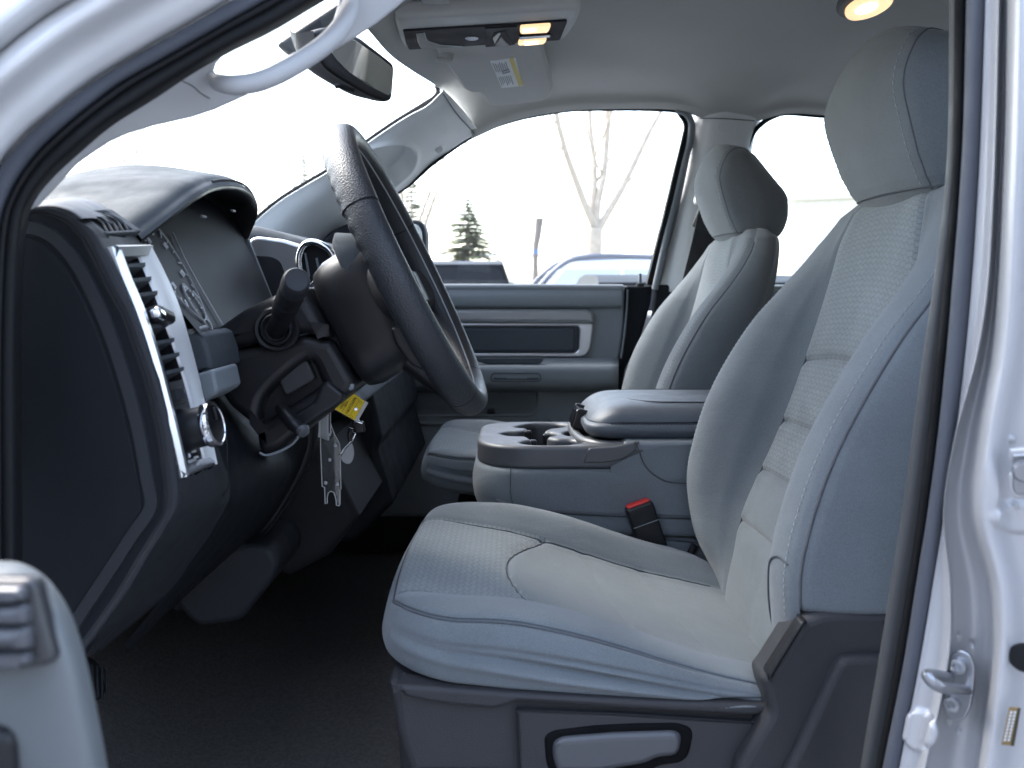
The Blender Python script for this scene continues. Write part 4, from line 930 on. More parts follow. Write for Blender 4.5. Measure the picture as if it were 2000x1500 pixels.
    tube('seam', np.concatenate([np.array(sd[-1][5])[12:0:-1] + off + np.array([0, -.0004, 0]), ub + np.array([-.0002, 0, 0]), np.array(sd[1][5])[1:12] + off]), .0013, M['seam'], hr, n=6)
    for s in (-1, 1): tube('headrest_post', [(.515, yc + s * .055, H + .06), (.518, yc + s * .055, H + .13)], .006, M['chrome'], hr)
    # ---------------- cushion: a padded block, rounded in plan, with skirt
    AI = .66
    def cushion():
        na, nb = 110, 110
        e = lambda q: np.sign(q) * (1 - (1 - np.abs(q)) ** 1.7)
        A, B = np.meshgrid(e(np.linspace(-1, 1, na)), e(np.linspace(-1, 1, nb)), indexing='ij')
        x0, x1, W_ = -.126, .345, .238
        L2 = (x1 - x0) / 2; xc = (x0 + x1) / 2
        X = A * L2; Y = B * W_
        rc = .075      # rounded front corners
        rad = np.maximum(np.abs(A), np.abs(B))
        dxr = np.maximum(0, np.abs(X) - (L2 - rc)); sx = np.sign(X); dyr = np.maximum(0, np.abs(Y) - (W_ - rc))
        dd = np.sqrt(dxr ** 2 + dyr ** 2); over = np.where((dxr > 0) & (dyr > 0), np.minimum(1, rc * np.maximum(dxr, dyr) / (dd * rc + 1e-9)), 1.)
        sc = np.where((dxr > 0) & (dyr > 0), np.maximum(dxr, dyr) / (dd + 1e-9), 1.)
        X = np.where(dxr > 0, sx * ((L2 - rc) + dxr * sc), X); Y = np.where(dyr > 0, np.sign(Y) * ((W_ - rc) + dyr * sc), Y)
        X = X - .014 * (1 - (Y / W_) ** 2) * np.clip(-A, 0, 1) ** 3 + xc
        xk = [-.17, -.145, -.12, -.06, 0, .06, .11, .17, .22, .265, .34, .40]
        zi = smooth(np.array(xk), np.array([-.352, -.344, -.345, -.356, -.368, -.386, -.402, -.421, -.434, -.444, -.460, -.47]), X.ravel()).reshape(X.shape)
        zr = smooth(np.array(xk), np.array([-.345, -.337, -.333, -.335, -.338, -.350, -.365, -.386, -.402, -.414, -.440, -.45]), X.ravel()).reshape(X.shape)
        a = np.abs(Y) / W_
        k = sstep(.60, .86, a)
        Z = zi * (1 - k) + zr * k - .008 * (1 - (a / AI) ** 2) * (a < AI) * sstep(-.08, .1, X)
        ef = A + 1; ed = np.minimum((A + 1) * L2, (1 - np.abs(B)) * W_)
        r = .036
        dr = np.where(ed < r, r - np.sqrt(np.maximum(0, r * r - (r - ed) ** 2)), 0) * (.30 - .12 * sstep(.05, .25, X))
        Z = Z - dr
        # seams: insert borders, front seam, curved cross seam
        dI = np.abs(a - AI) * W_; Z -= .004 * np.exp(-(dI / .004) ** 2)
        xs = -.008 + .070 * (1 - np.cos(np.clip(a / AI, 0, 1) * 1.35))      # the arched seam across the insert
        dS = np.where(a < AI, np.abs(X - xs), 1); Z -= .0050 * np.exp(-(dS / .0045) ** 2)
        Z += .005 * np.exp(-((X - xs + .035) / .03) ** 2) * (a < AI) * (1 - a / AI)
        for xq, hh in ((.135, .0022), (.225, .0018)):
            dq = np.where(a < AI, np.abs(X - xq + .05 * (Y / W_)), 1); Z -= hh * np.exp(-(dq / .006) ** 2)
        top = np.stack([X, Y, Z], -1)
        return top, A, B, a, xs
    top, A, B, a, xs = cushion()
    na, nb = top.shape[:2]
    offc = np.array([dx_cush, yc, H])
    def reg(mask, nm, m, par):
        V = top.reshape(-1, 3) + offc; fcs = [f for f in gridfaces(na, nb) if mask.reshape(-1)[f[0]]]
        used = sorted({i for f in fcs for i in f}); mp = {i: j for j, i in enumerate(used)}
        du = np.stack([V[:, 1], V[:, 0]], 1)
        return mesh(nm, V[used], [tuple(mp[i] for i in f) for f in fcs], m, par, uv=du[used])
    # cushion border loop -> skirt
    loop = np.concatenate([top[-1:0:-1, 0], top[0, :-1], top[:-1, -1], ])
    loopn = len(loop)
    nrm = np.zeros_like(loop); tg = np.gradient(loop, axis=0); nrm[:, 0] = tg[:, 1]; nrm[:, 1] = -tg[:, 0]
    nrm /= np.linalg.norm(nrm, axis=1, keepdims=True) + 1e-9
    cen = np.array([.1, 0, 0]); sg = np.sign(((loop - cen) * nrm).sum(1).mean()); nrm *= sg
    zb = np.interp(loop[:, 0], [-.15, -.10, 0, .16, .26, .4], [-.408, -.418, -.430, -.440, -.449, -.455])
    sk_ = []
    fr0 = np.linspace(0, 1, 34)
    for f in fr0:
        z = loop[:, 2] * (1 - f) + zb * f
        bulge = .010 * math.sin(math.pi * min(1, f * 1.0)) ** .7 + .006 * math.sin(f * math.pi / 2) - .016 * max(0, f - .86) / .14 - .0035 * math.exp(-((f - .02) / .03) ** 2)
        p = loop + nrm * bulge; p[:, 2] = z
        # soft drape folds that run along the side
        x = loop[:, 0]; wgt = np.exp(-((x - .06) / .13) ** 2) * (np.abs(loop[:, 1]) > .2)
        fold = -.0065 * np.exp(-((f - (.44 + .10 * np.sin(x * 9 + .6))) / .055) ** 2) + .0045 * np.exp(-((f - (.57 + .1 * np.sin(x * 9 + .6))) / .06) ** 2) - .0035 * np.exp(-((f - (.27 + .12 * np.sin(x * 7 + 1.2))) / .04) ** 2)
        w2 = np.exp(-((x - .21) / .06) ** 2) * (np.abs(loop[:, 1]) > .2)
        fold2 = -.006 * np.exp(-((f - (.72 - (x - .2) * 5.5)) / .06) ** 2) + .004 * np.exp(-((f - (.86 - (x - .2) * 5.5)) / .06) ** 2) - .003 * np.exp(-((f - (.95 - (x - .2) * 3)) / .04) ** 2)
        p = p + nrm * (1.7 * fold * wgt + 1.6 * fold2 * w2)[:, None]
        sk_.append(p)
    SK = np.array(sk_) + offc
    cu = mesh('cushion', SK.reshape(-1, 3), gridfaces(*SK.shape[:2]), M['cloth'], seat, uv=griduv(SK))
    inn = a < AI
    reg((~inn) & (B < 0), 'cushion_bolster', M['cloth'], cu); reg((~inn) & (B >= 0), 'cushion_bolster', M['cloth'], cu)
    reg(inn & (top[..., 0] < xs), 'cushion_front_panel', M['insert'], cu)
    reg(inn & (top[..., 0] >= xs), 'cushion_rear_panel', M['smooth_insert'], cu)
    tl2 = top.reshape(-1, 3)
    def onc(x, y, up_=.0006):
        w = 1 / (((tl2[:, :2] - [x, y]) ** 2).sum(1) + 1e-7) ** 2; return np.array([x, y, (w * tl2[:, 2]).sum() / w.sum() + up_]) + offc
    ws_ = .238
    tube('seam', [onc(-.008 + .070 * (1 - math.cos(min(1, abs(t) / AI) * 1.35)), t * ws_) for t in np.linspace(-AI, AI, 50)], .0011, M['seam'], cu, n=6)
    for s in (-1, 1): tube('seam', [onc(x, s * AI * ws_) for x in np.linspace(-.105, .30, 60)], .0009, M['seam'], cu, n=6)
    for xq in (.135, .225): tube('seam', [onc(xq - .05 * t, t * ws_, -.0002) for t in np.linspace(-AI * .9, AI * .9, 30)], .0004, M['cloth'], cu, n=6)
    tube('seam', (loop + offc + nrm * .0018 + np.array([0, 0, -.003]))[4:-4], .0010, M['seam'], cu, n=6)
    stitches('stitching', (loop + offc - nrm * .003 + np.array([0, 0, .0012]))[6:-6], M['thread'], cu, step=.007, dash=.004)
    return seat, off
dseat, _ = build_seat('driver_seat', 'grey cloth driver seat, nearest to the open door, with patterned centre panels', 1.12, 0., 1)
# plastic base of the driver seat with its recline lever
q = lambda u, v, y=.86: P(u, v, y)
base = plate('base_trim', [(756, 1334), (776, 1332), (1000, 1352), (1500, 1376), (1506, 1400), (1490, 1420), (1440, 1520), (1000, 1520), (800, 1520), (772, 1430)], .875, .07, .012, M['plast_base'], dseat, r=10)
plate('base_ledge', [(772, 1338), (1000, 1354), (1300, 1370), (1498, 1376), (1504, 1390), (1480, 1400), (1300, 1390), (1010, 1372), (965, 1386), (860, 1376), (790, 1362)], .863, .03, .005, M['plast_base'], base, r=6)
plate('lever_panel', [(1008, 1388), (1200, 1396), (1486, 1414), (1420, 1520), (1016, 1520)], .866, .02, .003, M['plast_base'], base, r=5)
tube('panel_joint', [P(u, v, .8645) for u, v in [(1014, 1520), (1007, 1387), (1200, 1394), (1487, 1412), (1424, 1520)]], .0012, M['black'], base, n=8)
lv = [(1062, 1440), (1080, 1428), (1160, 1418), (1240, 1414), (1325, 1413), (1350, 1422), (1355, 1438), (1346, 1478), (1330, 1492), (1290, 1497), (1270, 1508), (1180, 1530), (1080, 1530), (1066, 1490)]
plate('lever_recess', lv, .8635, .02, .004, M['rubber_black'], base, r=12)
plate('recline_lever', [(1080, 1452), (1098, 1442), (1200, 1434), (1320, 1430), (1334, 1440), (1330, 1470), (1318, 1482), (1284, 1484), (1262, 1496), (1170, 1512), (1088, 1512), (1078, 1480)], .858, .02, .008, M['switch'], dseat, r=12)
sh_o = [(1488, 1330), (1500, 1316), (1556, 1228), (1572, 1210), (1604, 1198), (1660, 1193), (1740, 1196), (1760, 1300), (1720, 1600), (1430, 1600), (1440, 1500), (1504, 1394)]
plate('side_shield', sh_o, .846, .05, .010, M['plast_base'], dseat, r=10)
plate('shield_face', [(1640, 1292), (1660, 1284), (1760, 1284), (1760, 1600), (1490, 1600), (1560, 1460), (1620, 1330)], .834, .02, .008, M['plast_base'], dseat, r=16)
plate('shield_edge', [(1500, 1318), (1556, 1230), (1566, 1216), (1578, 1212), (1520, 1306), (1504, 1336)], .841, .02, .003, M['plast_smooth'], dseat, r=4)
plate('front_skirt', [(760, 1340), (850, 1350), (960, 1368), (985, 1400), (985, 1700), (790, 1700), (772, 1440)], .90, .40, .02, M['plast_base'], dseat, r=14)
rbox('seat_riser', (.10, 1.12, H - .62), (.40, .40, .22), None, .02, M['black'], dseat)
pseat, _ = build_seat('passenger_seat', 'grey cloth passenger seat beyond the centre console', 1.98, -.045, -1)
rbox('base_trim', (.06, 1.98, H - .56), (.36, .46, .24), None, .03, M['plast_base'], pseat)
rbox('seat_riser', (.10, 1.98, H - .66), (.40, .40, .12), None, .02, M['black'], pseat)

# ================================================================ centre console folded down over the middle seat
con = thing('centre_console', 'folded down centre console with cup holders, padded armrest lid and grey cloth sides', 'console', (.15, 1.55, 1.0))
ZT = -.262                       # tray level
tp = lambda u, v, z=ZT: PZ(u, v, z)
cup = [(1007, 829), (1031, 822.5), (1062, 821), (1092, 822), (1110, 827), (1092, 832), (1072, 835), (1063, 841), (1077, 842.5), (1087, 848), (1077, 852.6), (1068, 855), (1087, 859), (1117, 860), (1135, 866.6), (1117, 871.6), (1092, 873.7), (1041, 873), (1017, 868), (1026, 863), (1037.6, 861.5), (1034, 856.5), (1024, 852.7), (996, 851.4), (977, 846), (991, 842), (1013.5, 841), (1027.5, 837.5), (1030, 834), (1013.5, 832.4)]
slot = [(1101, 845), (1105, 841), (1113, 839.3), (1150, 839), (1154, 841), (1152, 851), (1112, 851.5), (1104, 849)]
tl_ = [(-.055, 1.46), (-.052, 1.43), (-.035, 1.405), (0, 1.395), (.20, 1.395), (.20, 1.715), (0, 1.715), (-.035, 1.705), (-.052, 1.68), (-.056, 1.64)]
def topplane(loops, z, depth, bev, m, nm, par, lift=0.):
    O = W(0, 0, z + .03 * 1.55); ex, n = np.array([1., 0, 0]), unit([0, .03, 1.])
    return plate(nm, loops, (O, n, ex), depth, bev, m, par, local=True, lift=lift)
cupw = spl([tuple(tp(u, v)[:2]) for u, v in cup], 150, True)
slw = [tuple(tp(u, v)[:2]) for u, v in slot]
trn = [tuple(p) for p in rnd([(-.060, 1.393), (.22, 1.393), (.22, 1.717), (-.060, 1.717)], [.10, .01, .01, .09], 14)]
tr = topplane([trn, [tuple(p) for p in cupw][::-1], slw[::-1]], ZT, .038, .007, M['tray'], 'cup_tray', con)
# wells under the cut-outs
def wall(loop, z0, z1, m, nm, par):
    L = np.asarray(loop); n = len(L); c = L.mean(0)
    tz = lambda y: -.03 * (y - 1.55)
    V = [(x, y, H + z0 + tz(y)) for x, y in L] + [(c[0] + (x - c[0]) * .9, c[1] + (y - c[1]) * .9, H + z1) for x, y in L]
    return mesh(nm, V, [(i, (i + 1) % n, n + (i + 1) % n, n + i) for i in range(n)] + [tuple(range(n, 2 * n))], m, par, sharp=40)
cw = wall(cupw, ZT - .005, ZT - .085, M['well'], 'cup_well', con); wall(slw, ZT - .005, ZT - .03, M['well'], 'coin_slot', con)
for (u, v), r in (((1058, 829), .046), ((1088, 867), .036)):
    c_ = tp(u, v, ZT - .015); tube('cup_ring', [c_ + np.array([r * math.cos(t), r * math.sin(t), -.014 - .03 * (c_[1] + r * math.sin(t) - 1.55)]) for t in np.linspace(0, 2 * math.pi, 40)], .0012, M['plast_mid'], cw, n=6)
for u, v in ((1031, 851), (1067, 858), (1041, 870)): rbox('cup_grip', tp(u, v, ZT - .01), (.014, .012, .02), None, .004, M['plast_smooth'], cw)
# cloth covered body
def rr(z, x0, x1, y0, y1, r=.095, n=10):
    pts = [(x0, y0), (x1, y0), (x1, y1), (x0, y1)]; return [np.array([x, y, z + H]) for x, y in rnd(pts, [r, .01, .01, r], n)]
body = [rr(ZT - .033, -.056, .46, 1.396, 1.714), rr(ZT - .039, -.064, .47, 1.386, 1.724), rr(ZT - .07, -.068, .47, 1.383, 1.727), rr(ZT - .105, -.060, .47, 1.383, 1.727), rr(ZT - .128, -.040, .47, 1.384, 1.726, .06), rr(ZT - .136, -.01, .47, 1.395, 1.715, .06), rr(ZT - .142, .03, .47, 1.44, 1.67, .06)]
Gb = np.array([np.stack(r) for r in body]); Gd = np.stack([cr(Gb[:, j], np.linspace(0, len(body) - 1, 40)) for j in range(Gb.shape[1])], 1)
tilt = lambda p: p + np.stack([np.zeros(p.shape[:-1]), np.zeros(p.shape[:-1]), -.030 * np.clip(p[..., 0] + .06, 0, 1) * np.clip((H + ZT - .03 - p[..., 2]) / .1, 0, 1)], -1)
bo = mesh('console_body', tilt(Gd).reshape(-1, 3), gridfaces(Gd.shape[0], Gd.shape[1], False, True), M['cloth'], con, uv=griduv(Gd), sharp=60)
surf('body_cheek', [[W(.16, 1.388, -.29), W(.2, 1.386, -.27), W(.26, 1.386, -.255), W(.48, 1.386, -.25)], [W(.16, 1.386, -.31), W(.2, 1.384, -.31), W(.26, 1.383, -.31), W(.48, 1.383, -.31)]], 6, 12, M['cloth'], bo)
rbox('lid_base', (.33, 1.555, H + ZT - .002), (.30, .325, .03), None, .008, M['plast_mid'], con)
tube('seam', [P(u, v, 1.3815) for u, v in [(1240, 862), (1248, 880), (1262, 912), (1290, 935), (1320, 943), (1380, 944)]], .0011, M['seam'], bo, n=6, res=40)
tube('seam', [P(u, v, 1.3815) for u, v in [(998, 905), (997, 960), (1003, 990)]], .0010, M['seam'], bo, n=6, res=30)
tube('hem', [P(968, 978, 1.385), P(1010, 992, 1.383), P(1100, 1000, 1.383), P(1220, 1006, 1.383), P(1400, 1012, 1.383)], .0035, M['seam'], bo, n=10, res=40)  # dark tube stands in for the shadow gap under the console
plate('tray_flank', [(1150, 876), (1200, 873), (1250, 862), (1240, 882), (1214, 898), (1180, 904), (1140, 904)], 1.389, .01, .002, M['tray'], tr, r=4)
# armrest lid
def lidrow(z, g, dx=0): return [np.array([x, y, z + H]) for x, y in rnd([(.128 - g + dx, 1.415 - g), (.47, 1.415 - g), (.47, 1.70 + g), (.128 - g + dx, 1.70 + g)], [.05, .01, .01, .05], 12)]
LR = [lidrow(-.252, -.012), lidrow(-.250, -.002), lidrow(-.240, .006), lidrow(-.230, .006), lidrow(-.2255, .001), lidrow(-.2245, -.0025), lidrow(-.222, .001), lidrow(-.210, -.003), lidrow(-.200, -.015), lidrow(-.194, -.036), lidrow(-.191, -.07), lidrow(-.1905, -.12)]
GL = np.array([np.stack(r) for r in LR]); GL = np.stack([cr(GL[:, j], np.linspace(0, len(LR) - 1, 90)) for j in range(GL.shape[1])], 1)
GL[..., 2] -= .02 * (GL[..., 1] - 1.5)
GL[..., 2] -= .012 * np.exp(-((GL[..., 0] - .125) / .03) ** 2) * (GL[..., 2] > H - .222)
# finger scoop at the latch
sc_ = np.exp(-(((GL[..., 0] - .145) / .028) ** 2 + ((GL[..., 1] - 1.56) / .045) ** 2)); GL[..., 2] -= .010 * sc_ * (GL[..., 2] > H - .225)
ld = mesh('armrest_lid', np.concatenate([GL.reshape(-1, 3), [GL[-1].mean(0)]]), gridfaces(GL.shape[0], GL.shape[1], False, True) + [((GL.shape[0] - 1) * GL.shape[1] + j, (GL.shape[0] - 1) * GL.shape[1] + (j + 1) % GL.shape[1], GL.shape[0] * GL.shape[1]) for j in range(GL.shape[1])], M['lid'], con, sharp=75)
stitches('lid_stitching', np.stack([q_ + np.array([0, 0, -.02 * (q_[1] - 1.5)]) for q_ in lidrow(-.2262, .0028)])[10:], M['thread_dark'], ld, step=.006, dash=.004, r=.0008)
pad_ = rnd([(.195, 1.45), (.47, 1.445), (.47, 1.67), (.195, 1.665)], [.07, .01, .01, .07], 12)
tube('lid_seam', [W(x, y, -.1925 - .02 * (y - 1.5) - .0022 * (1 - min(1, (min(y - 1.415, 1.70 - y)) / .06))) for x, y in pad_][2:-2], .0012, M['seam'], ld, n=6)
lt = rbox('lid_latch', (.121, 1.56, H - .236), (.026, .062, .036), Matrix.Rotation(.35, 3, 'Y'), .006, M['gloss_black'], con)
for dy in (-.035, .035): rbox('latch_rib', (.125, 1.56 + dy, H - .235), (.028, .010, .038), Matrix.Rotation(.3, 3, 'Y'), .004, M['plast_smooth'], lt)
lh = [W(.142, 1.425, ZT + .001), W(.118, 1.47, ZT + .001), W(.112, 1.56, ZT + .001), W(.118, 1.65, ZT + .001), W(.142, 1.695, ZT + .001)]
tube('lid_step', [W(.20, 1.398, ZT + .002)] + lh + [W(.20, 1.71, ZT + .002)], .009, M['tray'], con, n=14, res=50)
# middle seat under it and the dark gap
mid_s = thing('middle_seat', 'grey cloth middle seat cushion under the folded console', 'car seat', (.15, 1.55, .9))
mc = [rr(-.46, -.05, .50, 1.40, 1.71, .06), rr(-.44, -.06, .50, 1.392, 1.718, .06), rr(-.40, -.062, .50, 1.391, 1.719, .06), rr(-.380, -.056, .50, 1.396, 1.714, .06), rr(-.372, -.04, .50, 1.41, 1.70, .06), rr(-.370, .0, .50, 1.45, 1.66, .06), rr(-.370, .1, .45, 1.52, 1.58, .02)]
Gm = np.array([np.stack(r) for r in mc]); Gm = np.stack([cr(Gm[:, j], np.linspace(0, len(mc) - 1, 50)) for j in range(Gm.shape[1])], 1)
Gm[..., 2] -= .14 * np.clip(Gm[..., 0] + .03, 0, 1) * sstep(H - .44, H - .36, Gm[..., 2]) * .9
mm = mesh('cushion', Gm.reshape(-1, 3), gridfaces(Gm.shape[0], Gm.shape[1], False, True), M['cloth'], mid_s, uv=griduv(Gm), sharp=70)
tube('seam', [P(u, v, 1.388) for u, v in [(1170, 1038), (1220, 1042), (1330, 1056), (1400, 1064)]], .0011, M['seam'], mm, n=6, res=20)
rbox('cushion_base', (.22, 1.555, H - .56), (.5, .30, .22), None, .02, M['black'], mid_s)
# seat belt buckle and its strap
bk_ = thing('seat_belt_buckle', 'black seat belt buckle with red release button beside the driver seat', 'seat belt buckle', (.2, 1.375, .95))
t0, t1 = P(1246, 984, 1.372), P(1292, 1120, 1.37); bax = unit(t0 - t1); cB = (t0 + t1) / 2
Rb = axR(bax, z=(.05, -1, .1)); rbox('buckle_body', cB, (np.linalg.norm(t0 - t1), .045, .026), Rb, .005, M['plast_smooth'], bk_)
rbox('release_button', t0 + bax * .0005 + np.array([0, 0, 0]), (.006, .038, .018), Rb, .0025, M['red'], bk_)
yB = np.array(Rb.col[1]); zB = np.array(Rb.col[2])
tube('buckle_joint', [t0 - bax * .032 + zB * .0135 - yB * .0215, t0 - bax * .032 + zB * .0135 + yB * .0215], .0008, M['plast_mid'], bk_, n=6)
wb_ = thing('belt_strap', 'short black belt webbing tucked between driver seat and console', 'seat belt', (.3, 1.40, .95))
plate('webbing', [(1322, 1056), (1352, 1058), (1346, 1084), (1336, 1110), (1326, 1090)], 1.392, .004, .001, M['belt'], wb_)
tube('webbing_fold', [P(1332, 1112, 1.39), P(1346, 1086, 1.385), P(1356, 1064, 1.385)], .006, M['belt'], wb_, n=10, res=12)
plate('anchor_cover', [(1330, 1120), (1352, 1088), (1380, 1112), (1400, 1150), (1360, 1160)], 1.378, .03, .008, M['plast_base'], wb_, r=10)
# ================================================================ passenger door
pd = thing('passenger_door', 'closed far passenger door with grey panel, silver trim strips and clear window', 'car door', (0, 2.4, .9))
YD = 2.385
inner = plate('door_panel', [(500, 556), (1221, 556), (1219, 640), (1213, 690), (1206, 716), (1196, 760), (1190, 1010), (500, 1010)], YD, .06, .010, M['plast_mid'], pd, r=6)
tube('sill_roll', [P(u, v, YD - .004) for u, v in [(500, 562), (700, 562), (1000, 562), (1216, 563)]], .0105, M['plast_mid'], pd, n=14, res=30)
surf('upper_panel', [[P(u, v, y) for u in (500, 800, 1100, 1214)] for v, y in ((564, YD - .012), (580, YD - .020), (596, YD - .018), (602, YD - .006))], 20, 20, M['plast_mid'], pd)
dk = plate('door_edge', [(1222, 558), (1276, 558), (1272, 590), (1252, 660), (1222, 720), (1205, 820), (1190, 1010), (1150, 1010), (1206, 716)], YD + .006, .07, .008, M['plast_side'], pd, r=5)
tube('edge_bead', [P(u, v, YD - .004) for u, v in [(1226, 566), (1221, 640), (1213, 700)]], .003, M['plast_mid'], pd, n=8, res=20)
# silver pull: broad satin bar, bright frame, dark padded inset
plate('trim_bar', [(760, 604), (1148, 604), (1160, 612), (1160, 632), (760, 630)], YD - .018, .03, .010, M['satin_dull'], pd, r=6)
plate('trim_frame', [[(740, 631), (1157, 631), (1158, 640), (1152, 684), (1140, 697), (740, 697)], [(752, 637), (1128, 637), (1132, 642), (1130, 684), (1122, 690), (752, 690)]], YD - .014, .02, .004, M['satin'], pd, r=[8, 6])
plate('trim_inset', [(745, 635), (1130, 635), (1130, 692), (745, 692)], YD - .006, .02, .004, M['plast_soft'], pd, r=4)
plate('inset_pad', [(760, 641), (1122, 641), (1124, 646), (1122, 684), (1116, 687), (760, 687)], YD - .010, .02, .006, M['plast_soft'], pd, r=8)
# armrest shelf
surf('armrest', [[P(u, v, y) for u in (600, 850, 1060, 1208)] for v, y in ((700, YD - .008), (706, YD - .03), (713, YD - .085), (719, YD - .098), (730, YD - .100), (748, YD - .092), (758, YD - .070), (764, YD - .02))], 50, 40, M['plast_mid'], pd, th=.004)
plate('pull_pocket', [(860, 699), (1060, 699), (1062, 704), (1054, 711), (950, 711), (930, 706)], YD - .088, .01, .002, M['plast_soft'], pd, r=4)
tube('badge_rim', [P(u, v, YD - .103) for u, v in rnd([(960, 729), (1055, 729), (1057, 745), (958, 745)], 8)], .0014, M['plast_soft'], pd, n=8, closed=True)
plate('badge', [(964, 732), (1052, 732), (1053, 742), (963, 742)], YD - .100, .004, .001, M['plast_soft'], pd, r=4)
for k in range(9):
    u0 = 990 + k * 4.4; plate('badge_letter', [(u0, 734.5), (u0 + 3, 734.5), (u0 + 3, 740), (u0, 740)], YD - .1015, .002, .0004, M['plast_mid'], pd)
# map pocket grille with fine ribs
plate('pocket_frame', [[(780, 760), (1056, 760), (1053, 800), (1044, 814), (790, 816)], [(790, 766), (1050, 764), (1047, 798), (1038, 808), (798, 810)]], YD - .006, .02, .004, M['plast_mid'], pd, r=[10, 8])
gr = plate('pocket_grille', [(786, 762), (1054, 762), (1050, 800), (1040, 812), (790, 814)], YD - .001, .01, .002, M['plast_soft'], pd, r=8)
for k in range(18):
    v = 764.5 + k * 2.65; tube('rib', [P(792, v, YD - .003), P(1047 - max(0, k - 13) * 1.6, v, YD - .003)], .0015, M['plast_mid'], gr, n=6)
plate('pocket_catch', [(952, 799), (966, 799), (968, 808), (950, 808)], YD - .012, .01, .003, M['plast_smooth'], gr, r=3)
tube('pocket_ledge', [P(u, v, YD - .010) for u, v in [(740, 770), (772, 822), (830, 826), (1040, 826), (1075, 818)]], .006, M['plast_mid'], pd, n=10, res=40)
lathe('lock_pin', [(.0045, 0), (.0042, .022), (.0035, .026), (.0005, .027)], P(1250, 553, YD - .01), (0, 0, 1), M['plast_mid'], pd, n=16)
lathe('lock_grommet', [(.012, -.003), (.011, .004), (.006, .007), (.005, .007)], P(1250, 557, YD - .01), (0, 0, 1), M['plast_side'], pd, n=20)
# window frame and pane
fi = [(700, 436), (757, 391), (800, 361), (850, 317), (925, 266), (1000, 236), (1080, 219), (1150, 213), (1308, 214), (1330, 224), (1336, 244), (1333, 270), (1322, 325), (1300, 430), (1269, 556)]
yf = [2.40, 2.31, 2.285, 2.285, 2.29, 2.385]
fp = np.array(spl(lay([(u + (5 if u > 1262 and v > 230 else 0), v) for u, v in fi], [2.38, 2.36, 2.32, 2.295, 2.29, 2.29, 2.285, 2.285, 2.29, 2.295, 2.30, 2.305, 2.315, 2.34, 2.385]), 160))
tube('window_frame', fp, [.003] * 4 + [.004] * 3 + [.006,   .011, .014, .014], M['rubber'], pd, n=12, prof=[(-1, -1), (-1, 1), (1.2, 1.0), (1.2, -1.0)], up=(0, 1, 0), sharp=30)
tube('frame_bead', fp[95:] + np.array([.019, .004, .002]), .004, M['plast_mid'], pd, n=10)
vg = [P(640, 470, 2.41)] + [fp[i] + np.array([0, .012, 0]) for i in range(0, 160, 6)] + [P(1266, 566, 2.40), P(640, 566, 2.41)]
mesh('window_glass', vg, [tuple(range(len(vg)))], M['glass'], pd)
plate('mirror_sail', [(640, 470), (690, 436), (706, 430), (720, 470), (720, 560), (640, 560)], 2.39, .03, .008, M['plast_side'], pd, r=8)
sm = plate('side_mirror', [(770, 430), (812, 428), (826, 434), (832, 450), (834, 540), (828, 552), (770, 556), (700, 556), (700, 440)], 2.56, .10, .014, M['rubber'], pd, r=12)
plate('mirror_glass', [(772, 438), (810, 437), (820, 443), (824, 456), (826, 536), (820, 544), (700, 546), (700, 446)], 2.548, .006, .001, M['mirror'], sm, r=9)

# ================================================================ open driver door: only the end of its armrest reaches into view
dd = thing('driver_door', 'open driver door whose grey armrest and window switches fill the lower left corner', 'car door', (-.4, .4, .9))
Yq = .40
ol = [(-60, 1098), (0, 1096), (45, 1101), (90, 1128), (128, 1178), (152, 1234), (172, 1304), (188, 1380), (200, 1440), (210, 1500), (222, 1580), (-60, 1600)]
def armsec(k, dy):
    c = np.array([-40, 1540.]); return [P(c[0] + (u - c[0]) * k, c[1] + (v - c[1]) * k, Yq + dy) for u, v in ol]
AR = [armsec(*q) for q in ((.05, -.046), (.3, -.048), (.55, -.050), (.72, -.050), (.84, -.048), (.92, -.043), (.965, -.034), (.99, -.020), (1.0, .004), (1.0, .05), (.99, .12))]
surf('door_armrest', AR, 60, 80, M['door_beige'], dd)
rbox('door_skin', (-.72, -.02, H - .42), (.10, 1.15, .86), Matrix.Rotation(.12, 3, 'Z'), .03, M['door_beige'], dd)
rbox('armrest_stub', (-.50, .33, H - .24), (.42, .10, .10), None, .03, M['door_beige'], dd)
rbox('door_window_frame', (-.78, .45, H + .2), (.05, .05, .46), None, .01, M['paint'], dd)
pq = (P(30, 1220, Yq - .052), unit([.06, -1, .08]))
sp_ = plate('switch_bezel', [(-80, 1128), (60, 1128), (74, 1136), (84, 1180), (110, 1280), (108, 1292), (90, 1300), (-80, 1318)], pq, .012, .004, M['door_switch'], dd, r=10, lift=.003)
plate('switch_well', [(-80, 1134), (56, 1134), (66, 1144), (76, 1282), (64, 1290), (-80, 1300)], pq, .004, .001, M['plast_smooth'], sp_, r=6, lift=.0042)
for i, (a, b, x) in enumerate(((1138, 1166, 64), (1172, 1210, 70), (1214, 1258, 74), (1264, 1288, 74))):
    plate('window_switch', [(-80, a), (x - 8, a), (x, a + 6), (x + 1, b - 4), (x - 6, b), (-80, b)], pq, .012, .005, M['switch'], sp_, r=5, lift=.0105)
for v in (1152,): plate('switch_divider', [(8, 1137), (12, 1137), (13, 1167), (9, 1167)], pq, .006, .001, M['plast_smooth'], sp_, lift=.012)
rbox('pull_cup', P(-30, 1480, Yq - .045), (.035, .02, .035), None, .01, M['plast_smooth'], dd)

